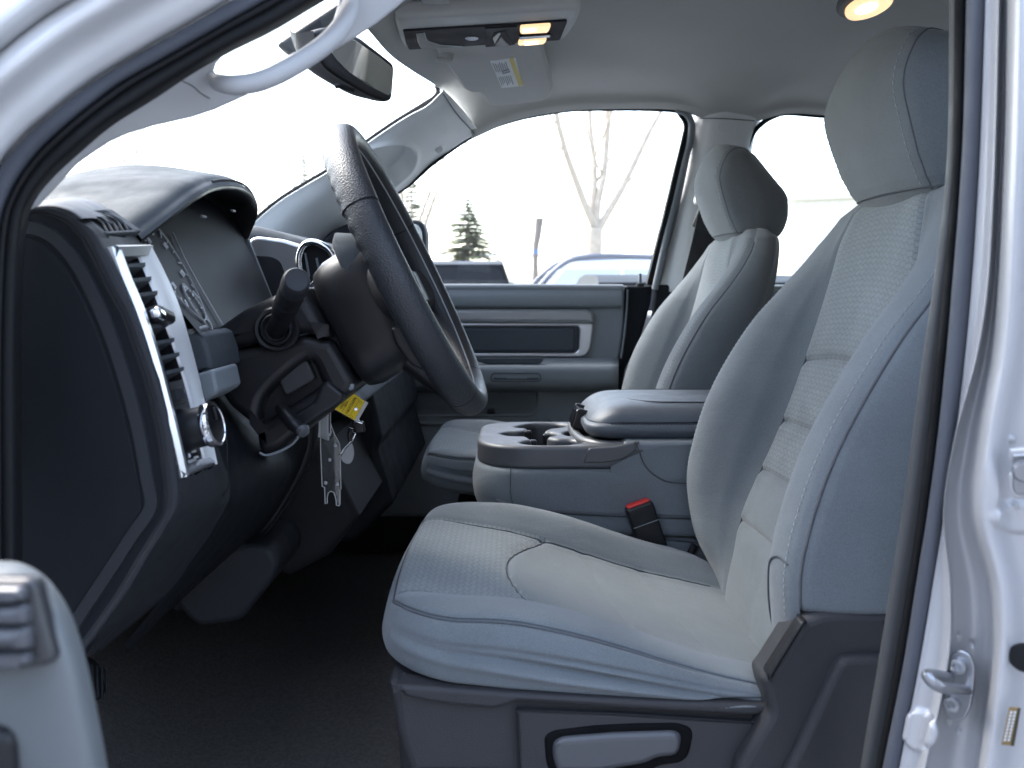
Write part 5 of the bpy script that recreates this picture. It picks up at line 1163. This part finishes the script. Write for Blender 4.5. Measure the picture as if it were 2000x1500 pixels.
# ================================================================ things on the roof
oc = thing('overhead_console', 'long pale overhead console with a dark panel and two lit map lamps', 'overhead console', (0, 1.56, H + .47))
po = pl3((790, 37, 1.468), (1110, 30, 1.472), (950, 92, 1.70))
ob = plate('console_bezel', [(768, 38), (840, 33), (960, 27), (1100, 18), (1132, 17), (1136, 22), (1126, 48), (1116, 64), (1106, 76), (1050, 85), (940, 91), (800, 97), (788, 93), (779, 76)], po, .03, .010, M['ovh'], oc, r=7)
dp = plate('console_panel', [(787, 57), (960, 47), (1106, 37), (1108, 40), (1094, 75), (940, 85), (798, 94), (793, 84)], po, .012, .002, M['ovh_dark'], oc, r=3, lift=.0035)
plate('sunglass_bin', [(812, 60), (830, 58), (834, 74), (860, 82), (910, 86), (860, 89), (822, 91), (816, 78)], po, .004, .001, M['gloss_black'], dp, r=4, lift=.0045)
plate('microphone', [(906, 70), (914, 66), (930, 66), (936, 70), (930, 74), (914, 74)], po, .003, .001, M['gloss_black'], dp, r=5, lift=.0048)
plate('switch_tile', [(947, 49), (1011, 46), (1006, 81), (948, 86)], po, .004, .001, M['ovh_dark'], dp, r=2, lift=.0058)
plate('switch_slot', [(964, 56), (988, 52), (1000, 82), (960, 82), (960, 70)], po, .004, .001, M['black'], dp, r=3, lift=.0068)
plate('slot_blade', [(962, 66), (974, 56), (978, 56), (966, 76)], po, .006, .0015, M['ovh'], dp, r=2, lift=.009)
plate('slot_blade', [(978, 62), (986, 72), (996, 80), (966, 81)], po, .004, .0015, M['plast_smooth'], dp, r=2, lift=.0085)
plate('lamp_switch', [(1013, 63), (1074, 59), (1076, 64), (1014, 69)], po, .008, .002, M['gloss_black'], dp, r=2, lift=.008)
for q4, b4 in (([(1016, 44), (1074, 40), (1076, 43), (1071, 55), (1017, 58), (1015, 55)], (1032, 49)), ([(1014, 71), (1066, 67.5), (1068, 70), (1064, 78), (1013, 81), (1011, 79)], (1036, 75))):
    ml = plate('map_lamp', q4, po, .008, .003, M['lens'], dp, r=4, lift=.008)
    plate('lamp_bulb', [(b4[0] - 13, b4[1] - 2), (b4[0] + 15, b4[1] - 4), (b4[0] + 16, b4[1] + 2), (b4[0] - 12, b4[1] + 4)], po, .002, .0008, M['bulb'], ml, r=3, lift=.0088)
pt = bpy.data.lights.new('map_lamp_light', 'AREA'); pt.energy = .008; pt.size = .05; pt.color = (1, .72, .42)
pto = bpy.data.objects.new('map_lamp_light', pt); COL.objects.link(pto); pto.location = PN(1042, 62, *po) + po[1] * .03; pto.rotation_euler = Vector(po[1]).to_track_quat('-Z', 'Y').to_euler()

dl = thing('dome_lamp', 'lit oval dome lamp with grey rim on the roof above the driver headrest', 'ceiling lamp', (.56, 1.4, H + .5))
pdm = pl3((1640, 10, 1.48), (1740, -4, 1.40), (1690, 30, 1.55))
el = lambda cx, cy, a, b, th, n=40: [(cx + a * math.cos(t) * math.cos(th) - b * math.sin(t) * math.sin(th), cy + a * math.cos(t) * math.sin(th) + b * math.sin(t) * math.cos(th)) for t in np.linspace(0, 2 * math.pi, n, endpoint=False)]
plate('lamp_rim', el(1690, 8, 60, 25, -.30), pdm, .014, .005, M['trim_dark'], dl, lift=.0)
plate('lamp_lens', el(1698, 8, 50, 19, -.32), pdm, .014, .006, M['lens'], dl, lift=.008)
plate('lamp_bulb', el(1694, 6, 24, 9, -.35), pdm, .003, .001, M['bulb'], dl, lift=.009)
p2 = bpy.data.lights.new('dome_lamp_light', 'AREA'); p2.energy = .008; p2.size = .05; p2.color = (1, .72, .42)
p2o = bpy.data.objects.new('dome_lamp_light', p2); COL.objects.link(p2o); p2o.location = PN(1694, 6, *pdm) + pdm[1] * .03; p2o.rotation_euler = Vector(pdm[1]).to_track_quat('-Z', 'Y').to_euler()

vis = thing('sun_visor', 'pale sun visor folded up on the passenger side with a white warning label', 'sun visor', (-.05, 1.95, H + .46))
pvz = pl3((900, 110, 1.82), (1050, 104, 1.82), (1000, 204, 2.11))
plate('visor_panel', [(842, 70), (1056, 60), (1064, 108), (1077, 150), (1081, 178), (1076, 190), (1060, 198), (1010, 204), (966, 208), (950, 203), (938, 184), (932, 181), (922, 183), (905, 176), (880, 140), (862, 115), (853, 104)], pvz, .018, .008, M['vinyl'], vis, r=7)
lb = plate('label_sheet', [(957, 118), (1007, 112), (1021, 167), (980, 171)], pvz, .001, .0001, M['paper'], vis, lift=.0012)
plate('label_band', [(994, 114), (1003, 111.5), (1022, 165), (1013, 167)], pvz, .001, .0001, M['label_yellow'], lb, lift=.0016)
for i in range(7):
    for (ta, tb) in ((.08 + .03 * (i % 3), .40 + .02 * (i % 2)), (.60, .92 - .05 * (i % 3))):
        s = .10 + .112 * i
        A = np.array([957 + (994 - 957) * s, 118 - 4 * s]); Bq = np.array([980 + (1011 - 980) * s, 171 - 4 * s])
        a_1, b_1 = A + (Bq - A) * ta, A + (Bq - A) * tb
        plate('label_line', [(a_1[0] - .8, a_1[1]), (a_1[0] + .8, a_1[1] - .2), (b_1[0] + .8, b_1[1]), (b_1[0] - .8, b_1[1] + .2)], pvz, .0005, .00005, M['label_ink'], lb, lift=.0019)
for aa in (((981, 137), (994, 133), (995, 135), (982, 139)), ((983, 141), (996, 137), (997, 139), (984, 143)), ((979, 135), (980.5, 135), (984, 143), (982, 143))):
    plate('label_pictogram', aa, pvz, .0005, .00005, M['label_ink'], lb, lift=.0019)
lathe('visor_clip', [(.0005, .014), (.010, .013), (.014, .008), (.015, 0)], PN(872, 108, *pvz), pvz[1], M['vinyl'], vis, n=24)
rbox('visor_hook', PN(864, 106, *pvz) + pvz[1] * .012, (.026, .014, .010), None, .004, M['vinyl'], vis)
vis2 = thing('sun_visor', 'pale driver side sun visor, only its rounded clip showing above the overhead console', 'sun visor', (-.12, 1.3, H + .47))
pv2 = pl3((840, -6, 1.40), (1000, -10, 1.40), (900, -60, 1.24))
plate('visor_panel', [(800, -2), (1080, -20), (1100, -120), (1060, -300), (700, -300), (740, -80)], pv2, .016, .007, M['vinyl'], vis2, r=12)
rbox('visor_clip', P(851, 2, 1.42) + np.array([0, 0, .006]), (.05, .03, .016), None, .007, M['vinyl'], vis2)

mi = thing('rearview_mirror', 'black framed rear view mirror hanging at the top of the windshield', 'rear view mirror', (-.28, 1.5, H + .36))
pm = (P(720, 130, 1.54), unit([.60, -.78, -.16]))
mo = [(612, 60), (640, 52), (704, 72), (750, 108), (770, 124), (773, 134), (769, 190), (764, 198), (752, 198), (716, 184), (676, 160), (640, 136), (622, 110)]
mb = plate('mirror_shell', mo, pm, .030, .010, M['plast_base'], mi, r=8)
plate('mirror_glass', [(640, 66), (692, 78), (742, 112), (764, 130), (766, 138), (763, 182), (758, 187), (720, 168), (680, 140), (656, 116), (644, 96)], pm, .004, .0006, M['mirror'], mi, r=5, lift=.0015)
sh2 = [(630, 128), (622, 108), (612, 60), (600, 70), (606, 116), (640, 146), (690, 178), (716, 186), (676, 162), (650, 146)]
surf('mirror_back', [[PN(u, v, *pm) for u, v in [(612, 60), (622, 112), (640, 138), (680, 164), (718, 186), (756, 200)]], [PN(u, v, *pm) - pm[1] * .03 + np.array([-.012, 0, 0]) for u, v in [(606, 62), (618, 112), (636, 138), (676, 164), (714, 184), (752, 194)]], [PN(u, v, *pm) - pm[1] * .06 + np.array([-.016, 0, .008]) for u, v in [(612, 60), (626, 104), (642, 126), (680, 150), (714, 170), (748, 180)]]], 16, 40, M['plast_base'], mi)
tube('dipping_lever', [P(690, 176, 1.52), P(676, 172, 1.51), P(662, 167, 1.50), P(655, 169, 1.50)], .0042, M['plast_smooth'], mi, n=10, res=14)
plate('mirror_mount', [(537, 86), (552, 74), (600, 42), (664, 0), (690, -10), (700, 30), (680, 70), (640, 96), (594, 112), (566, 108)], 1.56, .05, .010, M['plast_smooth'], mi, r=8)
tube('mirror_stem', [P(640, 70, 1.56), P(650, 100, 1.56)], .012, M['plast_smooth'], mi, n=12)
plate('stem_ball', [(600, 124), (622, 118), (640, 136), (616, 138)], 1.55, .02, .006, M['plast_smooth'], mi, r=6)

# ================================================================ keys, tag and plastic tool hanging from the ignition
kt = thing('window_tool', 'clear plastic forked strip hanging below the steering column', 'plastic tool', (-.28, 1.18, 1.1))
ko = [(628, 806), (636, 806), (640, 814), (654, 850), (663, 866), (664, 876), (666, 955), (664, 956), (664, 985), (662, 988), (657, 987), (656, 975), (652, 962), (646, 959), (641, 963), (639, 972), (639, 983), (635, 984), (634, 952), (629, 950), (626, 870)]
tool = plate('clear_strip', ko, 1.18, .003, .0008, M['acrylic'], kt, r=1)
tube('strip_edge', [P(u, v, 1.179) for u, v in ko], .00075, M['acrylic_edge'], kt, n=6, closed=True)
for u, v in ((644, 898), (655, 870), (636, 943), (659, 945)): lathe('rivet', [(.0005, .0012), (.0022, .001), (.0026, 0)], P(u, v, 1.178), (0, -1, 0), M['steel'], kt, n=14)
ke = thing('ignition_key', 'notched steel key with a black head hanging beside the clear strip', 'key', (-.27, 1.16, 1.2))
kp = [(637, 800), (646, 800), (646, 826), (648, 832), (646, 838), (648, 844), (645, 852), (640, 852), (638, 846), (636, 840), (638, 834), (635, 826), (638, 818)]
plate('key_blade', kp, 1.165, .002, .0004, M['steel'], ke)
tube('key_groove', [P(643, 806, 1.1635), P(643, 846, 1.1635)], .0008, M['plast_side'], ke, n=6)
plate('key_head', [(628, 782), (652, 776), (656, 800), (646, 808), (634, 806)], 1.166, .008, .003, M['plast_smooth'], ke, r=6)
tg = thing('key_tag', 'bright yellow paper key tag with handwriting in a clear sleeve', 'key tag', (-.24, 1.15, 1.25))
pt_ = pl3((651, 797, 1.15), (689, 768, 1.145), (692, 822, 1.155))
tgc = plate('tag_card', [(650, 797), (656, 789), (689.5, 768), (712, 784), (692, 821)], pt_, .001, .0002, M['yellow'], tg)
plate('tag_sleeve', [(648, 798), (655, 787), (690, 766), (720, 787), (716, 793), (698, 824), (692, 823)], pt_, .0006, .0001, M['acrylic'], tg, lift=-.0014)
plate('sleeve_edge', [(713, 783), (719, 787), (698, 824), (692, 821.5)], pt_, .0008, .0001, M['acrylic_edge'], tg, lift=.0004)
lathe('eyelet', [(.0024, .0006), (.0010, .0006), (.001, -.0004), (.0024, -.0004)], PN(695.5, 798.5, *pt_) + pt_[1] * .001, pt_[1], M['chrome'], tg, n=16)
exd = unit(PN(672, 806, *pt_) - PN(692, 774, *pt_)) * -1
exd = unit(PN(692, 774, *pt_) - PN(674, 806, *pt_))
for s, uv_, sz in (('16U1537A', (686, 792), .0062), ('2013', (676, 789), .0046), ('GRAY', (669, 791), .0046), ('RAM', (661, 790), .0042)):
    text('tag_writing', s, sz, PN(*uv_, *pt_) + pt_[1] * .0006, exd, pt_[1], M['ink'], tgc, .0001)
for a, b in (((675.5, 808), (695, 776)), ((683, 812), (702, 781)), ((668, 804), (686, 774)), ((675.5, 808), (683, 812)), ((695, 776), (702, 781))):
    A, Bq = PN(*a, *pt_) + pt_[1] * .0006, PN(*b, *pt_) + pt_[1] * .0006; tube('tag_rule', [A, Bq], .00016, M['ink'], tgc, n=4)
for cx, cy in ((706, 784), (689, 813)):
    bx = [(cx - 3, cy - 2), (cx + 1, cy + 1), (cx - 1, cy + 4), (cx - 5, cy + 1)]
    tube('tag_box', [PN(u, v, *pt_) + pt_[1] * .0006 for u, v in bx], .00018, M['ink'], tgc, n=4, closed=True)
fob = thing('key_fob', 'small black remote on a chrome split ring below the yellow tag', 'key fob', (-.23, 1.16, 1.2))
rbox('fob_body', P(702, 834, 1.165), (.014, .008, .016), Matrix.Rotation(-.15, 3, 'Y'), .003, M['plast_smooth'], fob)
tube('fob_cap', [P(692, 823, 1.16), P(700, 824, 1.158), P(707, 827, 1.16)], .0016, M['chrome'], fob, n=8)
tube('split_ring', [P(694 + 9 * math.cos(t), 830 + 16 * math.sin(t), 1.165) for t in np.linspace(0, 2 * math.pi, 30, endpoint=False)], .0008, M['chrome'], fob, n=6, closed=True)
tube('fob_strap', [P(686, 836, 1.165), P(682, 848, 1.165), P(684, 862, 1.165)], .003, M['plast_smooth'], fob, n=8)
for dx in (0, 3): tube('fob_wire', [P(694, 848, 1.167), P(685 + dx, 862, 1.167), P(672 + dx, 876, 1.167), P(662, 890, 1.167)], .0007, M['chrome'], fob, n=6, res=20)
plate('fob_charm', [(684, 864), (690, 872), (692, 888), (688, 902), (680, 908), (668, 902), (664, 892), (672, 880)], 1.172, .003, .001, M['satin_dull'], fob, r=8)
pdl = thing('brake_pedal', 'ribbed black brake pedal in the dark driver footwell', 'pedal', (-.5, 1.02, .85))
ppd = pl3((190, 1290, 1.0), (206, 1340, 1.0), (170, 1330, .96))
pl_ = plate('pedal_pad', [(176, 1280), (192, 1290), (204, 1325), (209, 1348), (206, 1360), (196, 1367), (150, 1367), (150, 1285)], ppd, .012, .004, M['rubber'], pdl, r=8)
for k in range(6): tube('pedal_rib', [PN(160 + k * 9, 1292 + k * 3, *ppd) + ppd[1] * .001, PN(162 + k * 9, 1362, *ppd) + ppd[1] * .001], .0016, M['plast'], pl_, n=6)
tube('pedal_arm', [PN(170, 1300, *ppd) - ppd[1] * .01, P(150, 1150, 1.1)], .008, M['black'], pdl, n=8)
bs = thing('seat_belt', 'pale belt guide and black webbing on the far centre pillar behind the passenger headrest', 'seat belt', (.55, 2.2, H))
plate('belt_webbing', [(1366, 404), (1384, 402), (1420, 500), (1420, 720), (1384, 720), (1330, 560), (1352, 470)], 2.19, .004, .001, M['belt'], bs)
rbox('belt_guide', P(1366, 386, 2.19), (.022, .03, .036), Matrix.Rotation(.2, 3, 'Y'), .008, M['trim'], bs)
plate('guide_slot', [(1352, 440), (1366, 405), (1372, 404), (1362, 448)], 2.215, .01, .003, M['trim_dark'], bs, r=4)
# ================================================================ outside: lot, parked cars, trees, sign, buildings
M['asphalt'] = mat('lot_asphalt', (.215, .22, .23), .9, bump=('noise', 60), bstr=.4, bdist=.01, var=.25, vscale=3)
M['dry_grass'] = mat('dry_lawn', (.42, .39, .30), 1., var=.25, vscale=1.2)
M['white_car'] = mat('white_car_paint', (.62, .63, .65), .3, coat=.6)
M['silver_car'] = mat('lavender_silver_paint', (.42, .43, .46), .32, metal=.3, coat=.6)
M['black_car'] = mat('black_car_glass', (.010, .010, .012), .5, spec=.12)
M['car_glass'] = mat('tinted_car_glass', (.012, .012, .013), .2, spec=.2)
M['rail'] = mat('roof_rail_alloy', (.17, .175, .20), .4, metal=.4)
M['tail'] = mat('tail_lamp_red', (.5, .02, .01), .2)
M['bark'] = mat('pale_bark', (.46, .39, .32), .95, bump=('noise', 25), bstr=.8, bdist=.02, var=.25, vscale=9)
M['needle'] = mat('spruce_needles', (.13, .14, .09), .8, var=.35, vscale=6)
M['needle2'] = mat('pale_spruce_needles', (.15, .155, .11), .8, var=.35, vscale=6)
for k_ in ('needle', 'needle2'):
    nt_ = M[k_].node_tree; tr_ = nt_.nodes.new('ShaderNodeBsdfTranslucent'); tr_.inputs['Color'].default_value = (.30, .33, .20, 1)
    mx_ = nt_.nodes.new('ShaderNodeMixShader'); mx_.inputs[0].default_value = .65
    nt_.links.new(nt_.nodes['Principled BSDF'].outputs[0], mx_.inputs[1]); nt_.links.new(tr_.outputs[0], mx_.inputs[2]); nt_.links.new(mx_.outputs[0], nt_.nodes['Material Output'].inputs['Surface'])
M['wall_pale'] = mat('pale_metal_cladding', (.70, .69, .66), .7, var=.04, vscale=2)
M['wall_grey'] = mat('grey_render', (.22, .225, .235), .85, var=.08, vscale=1)
M['blue'] = mat('blue_sign_base', (.12, .22, .50), .5)
M['wood'] = mat('weathered_post', (.20, .17, .15), .9, var=.2, vscale=8)
def gx(u, v, Y): return P(u, v, Y)
sky_free = None
g = mesh('ground', [(-400, -200, 0), (400, -200, 0), (400, 700, 0), (-400, 700, 0)], [(0, 1, 2, 3)], M['asphalt'], None, False); g['kind'] = 'structure'
g2 = mesh('lawn', [(-60, 17, .004), (60, 17, .004), (60, 90, .004), (-60, 90, .004)], [(0, 1, 2, 3)], M['dry_grass'], None, False); g2['kind'] = 'structure'
# parked vehicles ------------------------------------------------
def suv(name, label, cx, cy, h, w, L, yaw, body, rails=False, group='parked cars', top=None, glass=None):
    t = thing(name, label, 'parked car', (cx, cy, 0), group)
    Rz = Matrix.Rotation(yaw, 3, 'Z'); T = lambda p: tuple(Rz @ Vector(p) + Vector((cx, cy, 0)))
    # car runs along local x, front at -x
    prof = [(-.50, .30), (-.50, .52), (-.47, .60), (-.24, .66), (.48, .68), (.50, .55), (.50, .30)]
    def loft(nm, secs, m, par):
        V = [T(p) for s in secs for p in s]; n = len(secs[0]); k = len(secs)
        o = mesh(nm, V, gridfaces(k, n, False, True) + [tuple(range(n))[::-1], tuple(range((k - 1) * n, k * n))], m, par, sharp=35); return o
    hb = h
    low = [(x * L, z * hb) for x, z in prof]
    secs = [[(x * s, y * w / 2, hb * .5 + (z - hb * .5) * s) for x, z in low] for y, s in ((-1.0, .94), (-.97, .985), (-.90, 1.0), (.90, 1.0), (.97, .985), (1.0, .94))]
    b = loft('body', secs, body, t)
    roofp = [(-.20, .66), (-.105, .93), (-.06, .985), (.08, 1.0), (.36, .985), (.44, .955), (.475, .68)]
    ins = lambda z: .96 - .20 * max(0, (z - .66) / .34)
    def gh(s_, y): return [(x * L, y * w / 2 * ins(z), z * hb) for x, z in roofp]
    cab = loft('cabin', [gh(1, -1), gh(1, -.96), gh(1, .96), gh(1, 1)], top or body, t)
    # glass: sides, windshield, rear window set a few millimetres proud
    def pane(nm, pts):
        V = [T(p) for p in pts]; return mesh(nm, V, [tuple(range(len(V)))], glass or M['car_glass'], t, False)
    for s in (-1, 1):
        for x0, x1, xt0, xt1 in ((-.165, .06, -.085, .05), (.075, .25, .065, .24), (.265, .445, .255, .405)):
            y = lambda z: s * (w / 2 * ins(z) + .006)
            pane('side_window', [(x0 * L, y(.70), .70 * hb), (x1 * L, y(.70), .70 * hb), (xt1 * L, y(.93), .93 * hb), (xt0 * L, y(.93), .93 * hb)])
    yy = lambda z: w / 2 * ins(z) * .93
    rr_ = lambda a, b_, z: (a[0] + (b_[0] - a[0]) * (z - a[1]) / (b_[1] - a[1])) * L
    for nm, a, b_, d_ in (('windshield', (-.20, .66), (-.105, .93), -.012), ('rear_window', (.475, .68), (.44, .955), .012)):
        z0, z1 = (.69, .925) if d_ < 0 else (.73, .935)
        c0_, c1_ = rr_(a, b_, z0) + d_, rr_(a, b_, z1) + d_
        Q = [(z0, -1), (z0, 1), ((z0 * .15 + z1 * .85), 1), (z1, .9), (z1, .5), (z1, -.5), (z1, -.9), ((z0 * .15 + z1 * .85), -1)]
        pane(nm, [(rr_(a, b_, z) + d_, k * yy(z), z * hb) for z, k in Q])
    for s in (-1, 1):
        for x in (-.31, .30):
            lathe('wheel', [(.02, -.09), (.20, -.10), (.33, -.10), (.34, -.06), (.34, .06), (.33, .10), (.02, .10)], T((x * L, s * (w / 2 - .08), .34)), Rz @ Vector((0, 1, 0)), M['rubber'], t, n=24)
        pane('tail_lamp', [(.503 * L, s * w * .40, .56 * hb), (.503 * L, s * w * .47, .56 * hb), (.492 * L, s * w * .47, .67 * hb), (.492 * L, s * w * .40, .67 * hb)]).data.materials[0] = M['tail']
        if rails:
            pts = [(-.215, .66), (-.16, .80), (-.115, .92), (-.07, .995), (.0, 1.02), (.10, 1.015), (.22, 1.0), (.30, .975)]
            tube('roof_rail', [T((x * L, s * w / 2 * .74, z * hb)) for x, z in pts], .03, M['rail'], t, n=8, res=40)
            tube('side_mirror', [T((-.15 * L, s * w * .5, .70 * hb)), T((-.15 * L, s * w * .58, .72 * hb))], .08, body, t, n=10)
    return t
M['mirror_glass_car'] = mat('sky_reflecting_glass', (.55, .57, .6), .08, metal=.7)
suv('parked_car', 'dark windowed silver hatchback parked outside beyond the steering wheel', -.83, 12.4, 1.745, 1.85, 4.2, -math.pi / 2, M['silver_car'], top=M['black_car'])
suv('parked_car', 'white car with pale roof rail seen side on through the passenger window', .92, 10.3, 1.70, 1.9, 4.3, 0.04, M['white_car'], rails=True, glass=M['mirror_glass_car'])
suv('parked_car', 'white car with black roof low at the right end of the passenger window', 1.24, 7.2, 1.495, 1.75, 3.7, -math.pi / 2, M['white_car'], top=M['black_car'])
# trees -----------------------------------------------------------
def limb(V, Fc, p0, p1, r0, r1, n=7):
    d_ = unit(p1 - p0); A = unit(np.cross(d_, [.3, .2, .9])); B = np.cross(d_, A); k = len(V)
    for p, r in ((p0, r0), (p1, r1)):
        for j in range(n): V.append(p + (A * math.cos(6.2832 * j / n) + B * math.sin(6.2832 * j / n)) * r)
    for j in range(n): Fc.append((k + j, k + (j + 1) % n, k + n + (j + 1) % n, k + n + j))
def bare_tree(label, base, h, seed, spread=.6):
    rg = random.Random(seed); t = thing('bare_tree', label, 'tree', tuple(base), 'trees beyond the lot')
    V, Fc = [], []; VT, FT = [], []
    def grow(p, d_, L, r, dep):
        n = 5; q = p; rr2 = r
        for i in range(n):
            d_ = unit(d_ + np.array([rg.gauss(0, .10), rg.gauss(0, .10), rg.gauss(.05, .07)]))
            q2 = q + d_ * L / n; r2 = r * (1 - .45 * (i + 1) / n)
            limb(V if dep < 2 else VT, Fc if dep < 2 else FT, q, q2, rr2, r2, 8 if dep < 2 else 4); q, rr2 = q2, r2
            if dep < 4 and i > 0 and rg.random() < (.85 if dep else .3):
                a = rg.uniform(0, 6.28); s = np.array([math.cos(a), math.sin(a), rg.uniform(.3, 1.1)])
                grow(q, unit(d_ * .6 + unit(s) * .8), L * rg.uniform(.4, .62), rr2 * rg.uniform(.35, .55), dep + 1)
        if dep < 4:
            for k in range(2):
                a = rg.uniform(0, 6.28); grow(q, unit(d_ + np.array([math.cos(a), math.sin(a), .2]) * .45), L * .6, rr2 * .8, dep + 1)
    b_ = np.array(base, float); top = b_ + np.array([.1, 0, h * .31])
    limb(V, Fc, b_, top, h * .026, h * .020, 12)
    for a, dx in ((0, -.32), (1, .05), (2, .42), (3, -.08)):
        grow(top - np.array([0, 0, h * .01 * a]), unit(np.array([dx * spread * 1.6, rg.gauss(0, .3), 1.])), h * .36, h * .011, 1)
    mesh('trunk', V, Fc, M['bark'], t); o = mesh('twigs', VT, FT, M['bark'], t); o['kind'] = 'stuff'
    return t
def spruce(label, base, h, w, seed, m):
    rg = random.Random(seed); t = thing('spruce_tree', label, 'tree', tuple(base), 'trees beyond the lot'); b_ = np.array(base, float)
    V, Fc = [], []; limb(V, Fc, b_, b_ + np.array([0, 0, h]), h * .022, h * .003, 10); mesh('trunk', V, Fc, M['bark'], t)
    V, Fc = [], []; VB, FB = [], []
    z = h * .08
    while z < h * .985:
        f = z / h; R = w * (1 - f) ** .85 * rg.uniform(.8, 1.15)
        for k in range(rg.randint(4, 6)):
            a = rg.uniform(0, 6.28); L = R * rg.uniform(.7, 1.1); d0 = np.array([math.cos(a), math.sin(a), .12])
            p0 = b_ + np.array([0, 0, z]); pe = p0 + d0 * L + np.array([0, 0, -.10 * L])
            limb(VB, FB, p0, pe, .02, .004, 4)
            ns = max(6, int(L * 34))
            for s in range(ns):
                q = (s + rg.random()) / ns; c = p0 + (pe - p0) * q + np.array([0, 0, -.12 * L * q * q])
                for side in (-1, 1):
                    ln = .30 * (1.05 - q * .6) * rg.uniform(.6, 1.2) * min(1, .5 + L * .4); dr = np.array([-math.sin(a) * side, math.cos(a) * side, 0]) * .8 + d0 * .6 + np.array([0, 0, rg.uniform(-.5, -.05)]); dr = unit(dr)
                    up_ = unit(np.array([rg.gauss(0, .3), rg.gauss(0, .3), 1])); wd = np.cross(dr, up_) * .05; i0 = len(V)
                    V += [c - wd, c + wd, c + dr * ln + wd * .4, c + dr * ln - wd * .4]; Fc.append((i0, i0 + 1, i0 + 2, i0 + 3))
        z += h * rg.uniform(.016, .028)
    mesh('branches', VB, FB, M['bark'], t); o = mesh('crown', V, Fc, m, t, False); o['kind'] = 'stuff'
    return t
def on(u, Y): q = P(u, 560, Y); return (q[0], Y, 0.0)
bare_tree('tall bare tree with spreading limbs rising behind the white car', on(1153, 21), 9.0, 5)
bare_tree('thin bare tree left of the spruces at the windshield pillar', on(800, 24), 6.5, 12, .5)
bare_tree('faint bare tree seen over the dashboard through the windshield', on(205, 30), 7.5, 21)
spruce('full spruce tree standing alone left of the bare tree', on(915, 22), 3.6, 1.7, 3, M['needle'])
spruce('narrow spruce tree half hidden behind the steering wheel rim', on(806, 25), 4.6, 1.1, 4, M['needle2'])
spruce('spruce tree showing just above the far windshield pillar', on(600, 34), 6.6, 1.6, 6, M['needle'])
spruce('small spruce tree at the foot of the far windshield pillar', on(528, 34), 4.8, 1.1, 8, M['needle2'])
# sign post with blue base
sp3 = thing('sign_post', 'thin leaning post with small blue base in front of the low fence', 'post', on(1047, 20))
tube('post', [gx(1046, 560, 20), gx(1046, 490, 20), gx(1050, 460, 20), gx(1054, 426, 20)], [.09, .06, .08, .10], M['wood'], sp3, n=8, res=20)
rbox('post_base', gx(1046, 491, 20), (.13, .13, .14), None, .03, M['blue'], sp3)
tube('pole', [gx(1046, 500, 20), np.array([gx(1046, 500, 20)[0], 20, 0])], .05, M['wood'], sp3, n=8)
# low fence along the back of the lot
fe = thing('fence', 'low pale board fence along the far edge of the lot', 'fence', (3, 34, 0))
for k in range(7): rbox('post', (-6 + k * 4, 34, 1.15), (.16, .16, 2.3), None, .02, M['wall_pale'], fe)
for z in (.7, 1.5, 2.6): rbox('rail', (6, 34.0, z), (26, .06, .5 if z < 2 else .12), None, .01, M['wall_pale'], fe)
# pale metal clad building beyond the rear window
wb = thing('metal_building', 'long white metal clad building beyond the rear passenger window', 'building', (14, 24, 0))
Rb2 = Matrix.Rotation(-.42, 3, 'Z'); c_ = Vector((17.5, 24, 0))
def tb(x, y, z): return tuple(Rb2 @ Vector((x, y, 0)) + c_ + Vector((0, 0, z)))
rbox('wall', tb(0, 3, 2.05), (19, 6, 4.1), Rb2, .02, M['wall_pale'], wb)
rbox('eaves', tb(0, 2.9, 4.17), (19.3, 6.3, .16), Rb2, .03, M['wall_pale'], wb)
for k in range(60): rbox('cladding_rib', tb(-9.4 + k * .318, -.015, 2.0), (.07, .05, 4.0), Rb2, .012, M['wall_pale'], wb, 1)
# added building behind the camera: cuts the door light, also fills the mirror
bb_ = thing('blocker_building', 'unseen grey building behind the open door, added to cut light and fill the mirror', 'building', (0, -20, 0))
rbox('wall', (2, -11.0, 2.6), (50, 6, 5.2), None, .05, M['wall_grey'], bb_)
for k in range(9):
    w_ = rbox('window', (-16 + k * 4.5, -8.0, 2.2), (1.8, .10, 1.6), None, .02, M['wall_pale'], bb_)
    rbox('pane', (-16 + k * 4.5, -7.97, 2.2), (1.6, .10, 1.4), None, .01, M['car_glass'], w_)
